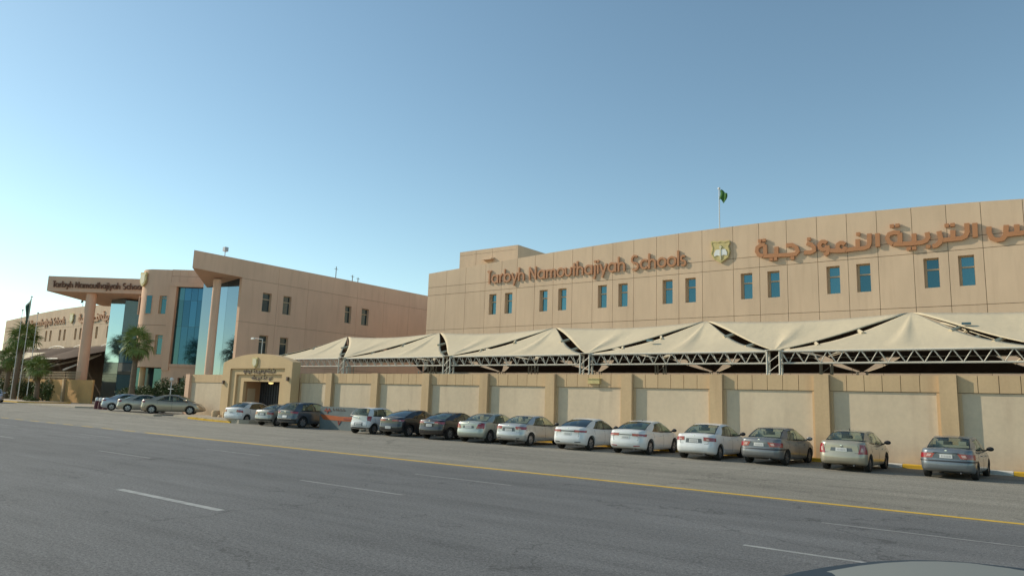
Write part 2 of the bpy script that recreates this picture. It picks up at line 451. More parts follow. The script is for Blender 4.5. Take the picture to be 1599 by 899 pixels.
WY, ZB, ZT = 36.42, 3.36, 4.10
wall = thing('boundary_wall', (-20, WY, 0), 'long beige boundary wall with square pillars and recessed grey panels behind the row of parked cars', 'wall')
PX = [-3.93+5.17*k for k in range(-8, 4)]       # pillar centres
PX = [-49.44]+PX
for k, px in enumerate(PX):
    if k > 0:
        mb = MB(); mb.box(px-.33, px+.33, WY-.19, WY+.35, -.1, ZT+.02)
        mb.build('wall_pillar', M['beige'], wall, world=True)
for a, b in zip(PX, PX[1:]):
    a, b = a+.33, b-.33
    # recessed stucco field with a beige frame strip at its edges
    mb = MB(); mb.box(a+.14, b-.14, WY+.07, WY+.25, -.1, ZB-.02)
    mb.build('stucco_panel', M['stucco'], wall, world=True)
    for p, q in ((a+.002, a+.14), (b-.14, b-.002)):
        mb = MB(); mb.box(p, q, WY+.02, WY+.25, -.1, ZB-.02)
        mb.build('frame_strip', M['beige'], wall, world=True)
    mb = MB(); mb.box(a, b, WY+.045, WY+.30, ZB-.015, ZT-.02)
    mb.build('coping_backing', M['joint'], wall, world=True)
    n = 6; w = (b-a)/n
    for i in range(n):
        mb = MB(); mb.box(a+i*w+.012, a+(i+1)*w-.012, WY, WY+.32, ZB+.0, ZT)
        mb.build('coping_panel', M['beige'], wall, world=True)
# small yellow lamp box on the coping
mb = MB(); mb.box(-21.95, -21.2, WY-.16, WY-.002, 3.55, 3.82); mb.box(-22.0, -21.15, WY-.2, WY-.003, 3.82, 3.86)
tag(mb.build('wall_lamp', M['gold']), 'small yellow wall lamp box mounted near the top of the boundary wall', 'lamp')

# ------------------------------------------------------------------ stroke lettering
def stroke(mb, pts, w, y0, y1, place, closed=False):
    """ribbon with thickness: pts in 2-D, w width, front face at y0, back at y1; place(x,z,y)->3-D"""
    n = len(pts); L = []; R = []
    for i in range(n):
        if closed: a, b = pts[(i-1) % n], pts[(i+1) % n]
        else: a, b = pts[max(i-1, 0)], pts[min(i+1, n-1)]
        dx, dz = b[0]-a[0], b[1]-a[1]; l = math.hypot(dx, dz) or 1
        nx_, nz_ = -dz/l, dx/l
        L.append((pts[i][0]+nx_*w/2, pts[i][1]+nz_*w/2)); R.append((pts[i][0]-nx_*w/2, pts[i][1]-nz_*w/2))
    vs = [place(*p, y0) for p in L]+[place(*p, y0) for p in R]+[place(*p, y1) for p in L]+[place(*p, y1) for p in R]
    fs = []
    for i in range(n if closed else n-1):
        j = (i+1) % n
        fs += [(i, j, n+j, n+i), (2*n+i, 3*n+i, 3*n+j, 2*n+j), (i, 2*n+i, 2*n+j, j), (n+i, n+j, 3*n+j, 3*n+i)]
    if not closed: fs += [(0, n, 3*n, 2*n), (n-1, 3*n-1, 4*n-1, 2*n-1)]
    mb.add(vs, fs)

def arc(cx, cz, r, a0, a1, n=10, f=1.):
    return [(cx+r*cos(radians(lerp(a0, a1, i/n))), cz+f*r*sin(radians(lerp(a0, a1, i/n)))) for i in range(n+1)]
XH = 1.0
def G(ch):
    """(strokes, advance) of a letter; x-height 1, ascender 1.5"""
    c = ('C', .5, .5, .42)
    if ch == 'T': return [[(0, 1.42), (.62, 1.42)], [(.31, 1.42), (.31, .0)]], .66
    if ch == 'a': return [c, [(.92, .95), (.92, 0)]], 1.22
    if ch == 'r': return [[(.08, .95), (.08, 0)], arc(.48, .55, .40, 170, 100, 5)], .66
    if ch == 'b': return [[(.08, 1.5), (.08, 0)], c], 1.15
    if ch == 'y': return [[(.02, .95), (.40, .05)], [(.82, .95), (.28, -.45)]], .98
    if ch == 'h': return [[(.08, 1.5), (.08, 0)], arc(.42, .53, .34, 180, 0, 9)+[(.76, 0)]], 1.0
    if ch == 'n': return [[(.08, .95), (.08, 0)], arc(.42, .53, .34, 180, 0, 9)+[(.76, 0)]], 1.0
    if ch == 'N': return [[(.08, 0), (.08, 1.42)], [(.08, 1.36), (.92, .06)], [(.92, 0), (.92, 1.42)]], 1.22
    if ch == 'm': return [[(.08, .95), (.08, 0)], arc(.36, .60, .28, 180, 0, 8)+[(.64, 0)], arc(.92, .60, .28, 180, 0, 8)+[(1.2, 0)]], 1.42
    if ch == 'o': return [c], 1.08
    if ch == 'u': return [[(.08, .95)]+arc(.42, .42, .34, 180, 360, 9)+[(.76, .95)]], 1.0
    if ch == 't': return [[(.2, 1.35), (.2, 0)], [(0, .9), (.44, .9)]], .54
    if ch == 'j': return [[(.12, .95), (.12, -.2), (.06, -.38), (-.1, -.44)], ('D', .12, 1.28)], .36
    if ch == 'i': return [[(.12, .95), (.12, 0)], ('D', .12, 1.28)], .36
    if ch == 'l': return [[(.12, 1.5), (.12, 0)]], .34
    if ch == 'S': return [arc(.45, 1.06, .36, 45, 270, 9)+arc(.45, .36, .36, 90, -135, 9)], 1.05
    if ch == 's': return [arc(.32, .70, .23, 40, 270, 7)+arc(.32, .25, .23, 90, -140, 7)], .72
    if ch == 'c': return [arc(.5, .5, .42, 45, 315, 12)], .95
    return [], .5

def latin_sign(text, parent, x0, x1, base, yf, yb, place, wt=.17, mat=None, hscale=None):
    total = sum(G(c)[1] if c != ' ' else .55 for c in text)
    sx = (x1-x0)/total; sz = hscale or sx
    x = x0; k = 0
    for ch in text:
        if ch == ' ': x += .55*sx; continue
        g, adv = G(ch); mb = MB()
        def pl(a, z, y): return place(x+a*sx, base+z*sz, y)
        for q, st in enumerate(g):
            yy = yf - .004*q
            if isinstance(st, tuple) and st[0] == 'C': stroke(mb, arc(st[1], st[2], st[3], 0, 342, 19), wt, yy, yb, pl, True)
            elif isinstance(st, tuple): stroke(mb, [(st[1]-wt*.6, st[2]), (st[1]+wt*.6, st[2])], wt*1.15, yy, yb, pl)
            else: stroke(mb, st, wt, yy, yb, pl)
        mb.build('letter', mat or M['letter'], parent, world=True)
        x += adv*sx; k += 1

AR = [
 ([[(-11.24, 17.02), (-11.25, 15.89)]], []),
 ([[(-11.84, 17.07), (-11.86, 16.28), (-11.97, 15.99), (-12.25, 15.89), (-12.78, 15.9), (-13.29, 15.89), (-13.74, 15.85)],
   [(-12.74, 16.7), (-12.76, 15.93)],
   [(-13.7, 16.15), (-13.77, 15.96), (-13.93, 15.85), (-14.13, 15.87), (-14.28, 16.01), (-14.33, 16.22), (-14.27, 16.42), (-14.1, 16.53), (-13.91, 16.5), (-13.75, 16.36)],
   [(-13.74, 15.85), (-14.31, 15.86), (-14.88, 15.95), (-15.14, 16.05)],
   [(-15.14, 16.41), (-15.21, 16.21), (-15.37, 16.1), (-15.58, 16.12), (-15.73, 16.27), (-15.79, 16.48), (-15.72, 16.68), (-15.55, 16.79), (-15.35, 16.77), (-15.19, 16.63)],
   [(-15.14, 16.41), (-15.09, 16.05), (-15.15, 15.76), (-15.39, 15.62)]], [(-12.68, 17.13)]),
 ([[(-16.81, 16.78), (-16.4, 16.63), (-16.23, 16.38), (-16.21, 16.08), (-16.52, 15.95), (-17.06, 16.01)]], [(-16.62, 17.14)]),
 ([[(-18.55, 16.8), (-18.02, 16.78), (-17.68, 16.51), (-17.58, 16.14), (-17.76, 15.94), (-18.29, 15.92), (-18.95, 15.96), (-19.78, 16.0), (-20.59, 16.03)],
   [(-19.39, 16.76), (-19.41, 16.02)], [(-20.4, 17.04), (-20.39, 16.1)],
   [(-20.4, 17.04), (-20.78, 17.05), (-21.09, 16.85), (-21.14, 16.5), (-20.97, 16.19), (-20.59, 16.03)]],
  [(-18.04, 15.60), (-19.87, 15.66), (-19.5, 15.66), (-20.84, 17.46), (-20.47, 17.46)]),
 ([[(-4.47, 17.03), (-4.5, 15.92)]], []),
 ([[(-4.99, 17.08), (-5.0, 16.36), (-5.13, 16.06), (-5.42, 15.94), (-5.95, 15.95), (-6.49, 15.93), (-6.76, 15.93)],
   [(-5.94, 16.65), (-5.95, 15.97)], [(-6.87, 16.67), (-6.78, 16.11), (-6.84, 15.76), (-7.12, 15.55), (-7.37, 15.52)]],
  [(-6.32, 17.07), (-5.93, 17.07)]),
 ([[(-7.69, 16.68), (-7.63, 16.26), (-7.79, 16.01), (-8.08, 15.91), (-8.84, 15.9), (-9.73, 15.96), (-10.14, 15.98)],
   [(-8.6, 16.69), (-8.6, 15.95)], [(-9.59, 16.86), (-9.62, 16.01)],
   [(-9.59, 16.86), (-10.02, 16.95), (-10.37, 16.85), (-10.53, 16.54), (-10.4, 16.19), (-10.14, 15.99)]],
  [(-7.67, 15.53), (-9.02, 15.5), (-8.64, 15.5), (-10.14, 17.5), (-9.74, 17.5)]),
 ([[(-3.59, 16.63), (-3.6, 16.15), (-3.46, 15.74), (-3.15, 15.55), (-2.79, 15.59), (-2.59, 15.85), (-2.5, 16.63)],
   [(-2.54, 15.9), (-2.11, 15.91), (-1.46, 15.92), (-0.94, 15.92)], [(-1.87, 16.59), (-1.88, 15.94)], [(-1.1, 16.67), (-1.1, 15.98)]], []),
 ([[(.0, 16.4), (.05, 16.0), (-.1, 15.7), (-.45, 15.5)]], []),
 ([[(.7, 17.05), (.7, 15.9)]], []),
 ([[(1.3, 16.7), (1.7, 16.5), (1.8, 16.1), (1.6, 15.92), (1.1, 15.95)]], []),
]
def arabic_sign(parent, dx, yf, yb, place, wt=.34, s=1., mat=None, words=AR, zc=0, xc=0):
    for sts, dots in words:
        mb = MB(); q = 0
        for st in sts:
            stroke(mb, [(xc+(x+dx-xc)*s if False else (x-xc)*s+xc+dx, (z-zc)*s+zc) for x, z in st], wt*s, yf-.004*q, yb, place); q += 1
        for (x, z) in dots:
            X, Z = (x-xc)*s+xc+dx, (z-zc)*s+zc
            stroke(mb, [(X-.15*s, Z), (X+.15*s, Z)], .27*s, yf-.004*q, yb, place); q += 1
        mb.build('letter', mat or M['letter'], parent, world=True)

SHIELD = [(-.92, .99), (-.6, 1.0), (-.28, .88), (.02, .97), (.42, .88), (.78, .93), (.93, .69), (.76, .40), (.91, -.12), (.75, -.70), (0, -1.18), (-.62, -.77), (-.97, -.23), (-.82, .37), (-.96, .79)]
def emblem(place, c, s, y0, dep, label, simple=False, mats=None):
    cx, cz = c
    p0 = place(cx, cz, y0)
    root = thing('shield_emblem', tuple(p0), label, 'emblem', 'shield emblems of the school')
    mt = mats or M['gold']
    def pl(x, z, y): return place(cx+x*s, cz+z*s, y)
    def poly(pts, a, b, m, nm):
        mb = MB(); n = len(pts)
        vs = [pl(x, z, a) for x, z in pts]+[pl(x, z, b) for x, z in pts]
        mb.add(vs, [tuple(range(n)), tuple(range(2*n-1, n-1, -1))]+[(i, i+n, (i+1) % n+n, (i+1) % n) for i in range(n)])
        return mb.build(nm, m, root, world=True)
    poly(SHIELD, y0-dep, y0, mt, 'shield_plate')
    if simple:
        poly([(x*.72, z*.72-.03) for x, z in SHIELD], y0-dep-.03, y0-dep-.001, M['pale'], 'shield_field'); return root
    mb = MB(); stroke(mb, [(x*.9, z*.9-.02) for x, z in SHIELD], .07, y0-dep-.04, y0-dep-.001, pl, True); mb.build('shield_rim', mt, root, world=True)
    poly([(-.62, -.22), (-.45, .10), (-.12, .12), (-.02, -.02), (-.02, -.52), (-.3, -.42), (-.6, -.5)], y0-dep-.05, y0-dep-.001, M['emwhite'], 'book')
    poly([(.62, -.22), (.45, .10), (.12, .12), (.02, -.02), (.02, -.52), (.3, -.42), (.6, -.5)], y0-dep-.05, y0-dep-.001, M['emwhite'], 'book')
    poly([(-.05, -.9), (.05, -.9), (.07, .2), (.14, .34), (0, .52), (-.14, .34), (-.07, .2)], y0-dep-.08, y0-dep-.001, M['pale'], 'torch')
    return root

# ------------------------------------------------------------------ windows
def window(parent, place, x0, x1, z0, z1, y, glassmat=None, framew=.10, leftw=.18, transom=.33, depth=.42):
    """reveal-deep window: frame ring, transom and two panes set `depth` behind the face at y"""
    def bx(mb, a, b, c, d, e, f):
        vs = [place(x, z, yy) for z in (e, f) for yy in (c, d) for x in (a, b)]
        mb.add(vs, [(0, 2, 3, 1), (4, 5, 7, 6), (0, 1, 5, 4), (2, 6, 7, 3), (0, 4, 6, 2), (1, 3, 7, 5)])
    gy = y+depth; zt = z1-framew-(z1-z0)*transom
    mb = MB()
    bx(mb, x0+.003, x0+leftw, gy-.06, gy+.05, z0+.003, z1-.003)
    bx(mb, x1-.06, x1-.003, gy-.06, gy+.05, z0+.003, z1-.003)
    bx(mb, x0+leftw, x1-.06, gy-.06, gy+.05, z1-framew, z1-.003)
    bx(mb, x0+leftw, x1-.06, gy-.06, gy+.05, z0+.003, z0+.07)
    bx(mb, x0+leftw, x1-.06, gy-.10, gy+.05, zt-.06, zt+.06)
    o = mb.build('window', M['frame'], parent, world=True)
    for a, b in ((z0+.07, zt-.06), (zt+.06, z1-framew)):
        mb = MB(); bx(mb, x0+leftw, x1-.06, gy, gy+.03, a, b)
        mb.build('pane', glassmat or M['glass'], o, world=True)
    return o

def holed(mb, place, x0, x1, zlo, ztopf, wx0, wx1, wz0, wz1, y0, y1):
    """wall panel with a window hole, thickness y0..y1; ztopf gives the top at x"""
    def poly(pts):
        n = len(pts); vs = [place(x, z, y0) for x, z in pts]+[place(x, z, y1) for x, z in pts]
        mb.add(vs, [tuple(range(n)), tuple(range(2*n-1, n-1, -1))]+[(i, i+n, (i+1) % n+n, (i+1) % n) for i in range(n)])
    # build as one ring so no seams show
    P = [(x0, zlo), (x1, zlo), (x1, ztopf(x1)), (x0, ztopf(x0))]
    H = [(wx0, wz0), (wx1, wz0), (wx1, wz1), (wx0, wz1)]
    vs = [place(x, z, y0) for x, z in P+H]+[place(x, z, y1) for x, z in P+H]
    fs = []
    for i in range(4):
        j = (i+1) % 4
        fs += [(i, j, 4+j, 4+i), (8+i, 12+i, 12+j, 8+j), (i, 8+i, 8+j, j), (4+i, 4+j, 12+j, 12+i)]
    mb.add(vs, fs)

ID = lambda x, z, y: (x, y, z)

# ------------------------------------------------------------------ main school building (and its far twin)
JN = [-62.1, -59.05, -55.95, -52.9, -50.5, -48.3, -45.8, -43.35, -40.9, -38.4, -36.0, -33.6, -31.1, -28.75, -26.38, -23.39, -20.99, -18.56, -16.0, -13.6, -11.3, -8.75, -6.35, -4.06, -1.42, 1.0, 3.4, 5.95, 8.35, 10.75]
WINP = {3, 4, 6, 7, 9, 10, 12, 13, 15, 16, 18, 19, 21, 22, 24, 25, 27, 28}
ARCH = [(-62.1, 17.86), (-58.9, 18.02), (-52.6, 18.3), (-48.3, 18.5), (-43.3, 18.72), (-38.4, 18.88), (-33.6, 19.01), (-28.7, 19.1), (-24.6, 19.14), (-21, 19.14), (-16, 19.10), (-11.3, 18.98), (-6.3, 18.80), (-4.1, 18.7), (-1.3, 18.52), (4, 18.2), (10.75, 17.7)]
FY = 64.0
def main_building(dx, label, near):
    x0, x1 = JN[0]+dx, JN[-1]+dx
    root = thing('school_building', ((x0+x1)/2, 76, 0), label, 'building', 'arched school buildings')
    mb = MB(); mb.box(x0+.15, x1-.15, FY+.7, 92, 0, 17.1); mb.build('building_core', M['panel'], root, world=True)
    # backing between panel joints, holes are only as deep as the backing sits
    mb = MB()
    rows = [(5.2, 10.75), (10.79, 15.06), (15.10, 16.06), (16.10, None)]
    top = lambda x: interp(ARCH, x-dx)
    g = .018
    for i, (a, b) in enumerate(zip(JN, JN[1:])):
        a, b = a+dx, b+dx
        hasw = i in WINP
        cx = (a+b)/2
        if hasw: wx0, wx1 = cx-.53, cx+.53
        for r, (lo, hi) in enumerate(rows):
            mbp = MB()
            if hasw and r == 1:
                holed(mbp, ID, a+g, b-g, lo, lambda x: hi, wx0, wx1, 12.26, 14.62, FY, FY+.55)
                window(root, ID, wx0, wx1, 12.26, 14.62, FY)
            else:
                tf = (lambda x: hi) if hi else top
                mbp.prism([(a+g, lo), (b-g, lo), (b-g, tf(b)), (a+g, tf(a))], FY, FY+.4)
            if near or r == 1: mbp.build('wall_panel', M['panel'], root, world=True)
            else:
                mbp.build('wall_panel', M['panel'], root, world=True) if i % 1 == 0 else None
        # joint backing
    for i, a in enumerate(JN[1:-1]):
        xa = a+dx; mbj = MB(); mbj.box(xa-.03, xa+.03, FY+.05, FY+.38, 5.2, top(xa)-.03); mb.v += []; 
        mb.add(mbj.v, mbj.f)
    for z in (10.77, 15.08, 16.08):
        mbj = MB(); mbj.box(x0, x1, FY+.052, FY+.37, z-.035, z+.035); mb.add(mbj.v, mbj.f)
    mb.build('joint_backing', M['joint'], root, world=True)
    mb = MB(); mb.box(x0, x1, FY+.45, FY+.69, 0, 5.2); mb.box(x0, x0+.35, FY+.56, 92, 5.2, 17.8); mb.box(x1-.35, x1, FY+.56, 92, 5.2, 17.6)
    mb.build('side_wall', M['panel'], root, world=True)
    return root

mainb = main_building(0, 'large beige panelled school building with arched parapet, nearest on the right behind the shade canopy', True)
sg = thing('wall_sign', (-40, 63.9, 15), 'raised copper lettering reading Tarbyh Namouthajiyah Schools on the nearest beige building', 'sign', 'english name signs')
latin_sign('Tarbyh Namouthajiyah Schools', sg, -52.5, -27.85, 15.86, FY-.17, FY-.04, ID, .20, hscale=1.02)
sg = thing('wall_sign', (-10, 63.9, 15), 'large raised copper arabic lettering on the nearest beige building right of the emblem', 'sign', 'arabic name signs')
arabic_sign(sg, 0, FY-.20, FY-.04, ID)
emblem(ID, (-24.5, 16.92), 1.0, FY-.03, .14, 'large gold shield emblem with open book between english and arabic lettering, nearest building')

TW = -140.6
far = main_building(TW, 'distant beige twin building with arched parapet seen left of the entrance column', False)
sg = thing('wall_sign', (-40+TW, 63.9, 15), 'distant raised english lettering on the far beige building half hidden by a palm', 'sign', 'english name signs')
latin_sign('Tarbyh Namouthajiyah Schools', sg, -52.5+TW, -27.85+TW, 15.86, FY-.17, FY-.04, ID, .20, hscale=1.02)
sg = thing('wall_sign', (-15+TW, 63.9, 15), 'distant raised arabic lettering on the far beige building left of the entrance column', 'sign', 'arabic name signs')
arabic_sign(sg, TW, FY-.20, FY-.04, ID)
emblem(ID, (-24.5+TW, 16.92), 1.0, FY-.12, .14, 'distant pale shield emblem on the far beige building left of the entrance column', True)

# penthouse on the main roof
ph = thing('roof_penthouse', (-57.7, 73, 17), 'plain beige stair penthouse standing on the left end of the near roof', 'penthouse')
mb = MB(); mb.box(-62.1, -53.15, 70.35, 77.0, 17.0, 21.6); mb.build('core', M['joint'], ph, world=True)
for (a, b) in ((-62.4, -59.6), (-59.56, -56.9), (-56.86, -53.1)):
    for lo, hi in ((17.0, 21.2), (21.23, 21.75)):
        mb = MB(); mb.box(a, b, 70, 70.34, lo, hi); mb.build('wall_panel', M['panel'], ph, world=True)
mb = MB(); mb.box(-53.14, -52.8, 70.001, 77.3, 17.0, 21.74); mb.build('side_wall', M['panel'], ph, world=True)
mb = MB(); mb.prism([(69.2, 20.15), (70, 20.3), (70, 20.5), (69.2, 20.28)], -58.3, -56.5, 'x')
tag(mb.build('vent_hood', M['panel']), 'thin sloping metal hood sticking out of the roof penthouse wall', 'hood')
for (x, z) in ((-65.0, 0), (-64.0, 0)):
    pass
mb = MB(); mb.lathe([(0, 0), (.55, 0), (.55, 1.0), (.4, 1.25), (0, 1.3)], (-55.8, 65.9, 17.1), n=14); 
tag(mb.build('roof_tank', M['emwhite'], smooth=True), 'small white tank on the left end of the near roof', 'tank', 'white roof tanks')
mb = MB(); mb.lathe([(0, 0), (.45, 0), (.45, .9), (.3, 1.15), (0, 1.2)], (-57.6, 66.4, 17.1), n=14)
tag(mb.build('roof_tank', M['emwhite'], smooth=True), 'smaller white tank left of the other tank on the near roof', 'tank', 'white roof tanks')

def flag_cloth(mb, top, w, h, seed, drop=.5):
    r = random.Random(seed)
    def P(u, v):
        x = u*w*(1-.35*v); fold = .16*sin(u*9+seed)*u
        return (top[0]+x*cos(.3*u)+.05*sin(v*5), top[1]+fold+.12*sin(v*4+u*6)*u, top[2]-v*h-drop*u*u*h+.1*sin(u*7))
    mb.grid(P, 12, 8)
def flagpole(x, y, z0, z1, label, cloth, w=1.1, h=1.2, sgn=1, mark=True, r=.06, group='flagpoles'):
    root = thing('flagpole', (x, y, z0), label, 'flagpole', group)
    mb = MB(); mb.tube((x, y, z0), (x, y, z1), r, r*.6, 10); mb.lathe([(0, 0), (.12, .05), (.14, .14), (.1, .22), (0, .26)], (x, y, z1), n=10)
    mb.build('pole', M['white_steel'], root, smooth=True, world=True)
    mb = MB(); mb.box(x-.3, x+.3, y-.3, y+.3, z0-.02, z0+.18); mb.build('base', M['kplain'], root, world=True)
    if cloth:
        mb = MB(); flag_cloth(mb, (x+.07, y, z1-.1), w*sgn, h, int(x*7) % 9)
        f = mb.build('flag', cloth, root, smooth=True, world=True)
        m2 = f.modifiers.new('t', 'SOLIDIFY'); m2.thickness = .02
    return root
flagpole(-25.4, 66, 17.0, 23.5, 'thin flagpole with small green flag on the nearest roof above the emblem', M['flagroof'], .8, .95, 1, r=.07)
bpy.data.objects['flagpole']['label'] = 'thin flagpole with small green flag on the nearest roof above the emblem'
flagpole(-25.4+TW, 66, 17.0, 22.4, 'flagpole with dark flag on the distant roof left of the entrance column', M['flagdark'], -1.2, 1.3, 1, r=.07)

# ------------------------------------------------------------------ shade canopy
CX = [-58.7+11.65*k for k in range(0, 7)]      # column lines -58.7 ... 11.2
CY = [39.0, 49.6, 60.2]
PKY = [44.1, 54.9]
TZ, BZ, PK = 5.44, 4.83, 7.9
def gap_quad(mb, A, B, C, D, k, sag, n=10):
    """hypar patch A-B-C-D with concave edges"""
    A, B, C, D = map(Vector, (A, B, C, D))
    def P(u, v):
        U, V = 2*u-1, 2*v-1
        U2, V2 = U*(1-k*(1-V*V)), V*(1-k*(1-U*U))
        s, t = (U2+1)/2, (V2+1)/2
        p = A.lerp(B, s).lerp(D.lerp(C, s), t)
        p.z -= sag*(1-U*U)*(1-V*V)
        return p
    mb.grid(P, n, n)
def tri_patch(mb, A, B, P_, k, sag, ridge, n=12):
    """front fabric: straight lower edge A-B, apex P; side edges hollow; a pipe ridge lifts the middle"""
    A, B, P_ = map(Vector, (A, B, P_))
    def F(u, v):
        m = k*v*(1-v)*4
        s = m + (1-2*m)*u
        base = A.lerp(B, s); p = base.lerp(P_, v*.985)
        p.z -= sag*sin(pi*v)*(1-.2*abs(2*u-1))
        p.z += ridge*max(0, 1-abs(2*u-1)/.16)*sin(pi*min(1, v*1.05))
        return p
    mb.grid(F, n*2, n)
cz = lambda z: z
can = thing('shade_canopy', (-24, 49.6, .2), 'long beige tensile fabric shade canopy on a lattice steel frame behind the boundary wall', 'canopy')
RZ = 7.75
def inv_patch(mb, C, L, R, k, sag, ridge, n=12):
    """valley fabric: lower point C on the column, straight-ish upper edge L-R along the ridge"""
    C, L, R = map(Vector, (C, L, R))
    def F(u, v):
        m = k*v*(1-v)*4
        s_ = m + (1-2*m)*u
        top = L.lerp(R, s_); top.z -= .22*sin(pi*s_)*v
        p = C.lerp(top, .015+.985*v)
        p.z -= sag*sin(pi*v)*(1-.2*abs(2*u-1))
        p.z += ridge*max(0, 1-abs(2*u-1)/.2)*sin(pi*min(1, v*1.02))
        return p
    mb.grid(F, n*2, n)
ROWS = ((CY[0], PKY[0], TZ+.04, PK), (CY[1], PKY[0], TZ+.5, PK), (CY[1], PKY[1], TZ+.52, PK+.62), (CY[2], PKY[1], TZ+.04, PK+.62))
for (yf, yk, zf, pk) in ROWS:
    for a, b in zip(CX, CX[1:]):
        mid = (a+b)/2
        mb = MB(); tri_patch(mb, (a+.15, yf, zf), (b-.15, yf, zf), (mid, yk, pk), .05 if yf < 60 else .085, .30, .14)
        mb.build('fabric_panel', M['fabric'], can, smooth=True, world=True)
    mids = [(a+b)/2 for a, b in zip(CX, CX[1:])]
    for i, c in enumerate(CX):
        lx = mids[i-1] if i else c+1.6
        rx_ = mids[i] if i < len(mids) else c-1.6
        if i == 0: L_, R_ = (c+1.8, yk, pk-.75), (rx_-.1, yk, pk-.03)
        elif i == len(mids): L_, R_ = (lx+.1, yk, pk-.03), (c-1.8, yk, pk-.75)
        else: L_, R_ = (lx+.1, yk, pk-.03), (rx_-.1, yk, pk-.03)
        mb = MB(); inv_patch(mb, (c, yf, zf+.03), L_, R_, .045 if yf < 60 else .085, .22, .16)
        mb.build('fabric_panel', M['fabric'], can, smooth=True, world=True)
for y in CY:
    for a, b in zip(CX, CX[1:]):
        a2, b2 = a+.35, b-.35
        mb = MB()
        if y != CY[0]:
            mb.tube((a2, y, TZ+(.45 if y == CY[1] else 0)), (b2, y, TZ+(.45 if y == CY[1] else 0)), .05, n=6); mb.build('edge_pipe', M['steel'], can, world=True); continue
        for z in (TZ, BZ):
            for dy in ((-.16, .16) if z == TZ else (0,)):
                mb.tube((a2-.05, y+dy, z), (b2+.05, y+dy, z), .05, n=6)
        n = 14
        for i in range(n):
            p, q = lerp(a2, b2, i/n), lerp(a2, b2, (i+1)/n); m_ = (p+q)/2
            mb.tube((p, y-.16, TZ), (m_, y, BZ), .026, n=5, caps=False); mb.tube((m_, y, BZ), (q, y-.16, TZ), .026, n=5, caps=False)
            mb.tube((p, y+.16, TZ), (m_, y, BZ), .022, n=5, caps=False)
        mb.build('truss', M['steel'], can, world=True)
    for c in CX:
        mb = MB()
        for dx in (-.33, .33):
            for dy in (-.2, .2):
                mb.tube((c+dx, y+dy, 0), (c+dx, y+dy, TZ+.06), .055, n=8)
        for i in range(10):
            z = .5*i+.3
            mb.tube((c-.33, y-.2, z), (c+.33, y-.2, z+.5), .022, n=5, caps=False)
            mb.tube((c+.33, y-.2, z), (c+.33, y+.2, z+.5), .022, n=5, caps=False)
        mb.box(c-.42, c+.42, y-.3, y+.3, TZ+.06, TZ+.10)
        mb.build('column', M['steel'], can, world=True)
# hip pipes below the slits, with the lacing plates that bridge them
for (yf, yk, zf, pk) in ROWS:
    for a, b in zip(CX, CX[1:]):
        mid = (a+b)/2
        for c in (a, b):
            p, q = Vector((c, yf, zf-.05)), Vector((mid, yk, pk-.15))
            for t in (.30, .62):
                m_ = p.lerp(q, t); sgx = 1 if c < mid else -1; sy = 1 if yk > yf else -1
                mb = MB(); e = Vector((sgx*.16, -sy*.30, -.10))
                m_.z -= .16
                mb.tube(m_-e*1.3, m_+e*1.3, .10, n=5)
                mb.build('tie_plate', M['fabric'], can, world=True)
# dark screen wall in the shade behind the parking
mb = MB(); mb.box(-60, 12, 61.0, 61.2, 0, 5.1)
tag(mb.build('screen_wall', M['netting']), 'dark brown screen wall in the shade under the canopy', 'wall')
_fnt = M['fabric'].node_tree; _fb = _fnt.nodes['Principled BSDF']
_tc = _fnt.nodes.new('ShaderNodeTexCoord'); _w = _fnt.nodes.new('ShaderNodeTexNoise'); _w.inputs['Scale'].default_value = .9; _w.inputs['Detail'].default_value = 5
_mp = _fnt.nodes.new('ShaderNodeMapping'); _mp.inputs['Scale'].default_value = (1, .35, .6); _fnt.links.new(_tc.outputs['Object'], _mp.inputs[0]); _fnt.links.new(_mp.outputs[0], _w.inputs['Vector'])
_bp = _fnt.nodes.new('ShaderNodeBump'); _bp.inputs['Strength'].default_value = .5; _bp.inputs['Distance'].default_value = .12
_fnt.links.new(_w.outputs['Fac'], _bp.inputs['Height']); _fnt.links.new(_bp.outputs[0], _fb.inputs['Normal'])
M['underside_shade'] = rough_mat('fabric_underside_shade', (.13, .085, .06), ((1, .85, 1.1, 3, ONE),), None, .9)  # shade under the canopy, put into the colour of the fabric's lower face
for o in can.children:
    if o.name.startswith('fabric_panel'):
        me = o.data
        me.materials.append(M['underside_shade'])
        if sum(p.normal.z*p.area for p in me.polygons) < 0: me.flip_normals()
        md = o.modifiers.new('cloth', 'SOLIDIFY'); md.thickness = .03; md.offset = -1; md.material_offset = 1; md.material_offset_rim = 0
# short lamps lying in the slits
for fi, (x, y, z) in enumerate(((-20.3, 40.9, 6.42), (-3.6, 42.2, 6.95))):
    mb = MB(); mb.box(x-.2, x+.2, y-.1, y+.1, z-.05, z+.06)
    tag(mb.build('canopy_floodlight', M['glass_grey']), ('small bluish floodlight in the canopy slit left of the shield emblem', 'small bluish floodlight in the canopy slit near the right edge')[fi], 'floodlight', 'floodlights in the canopy slits')

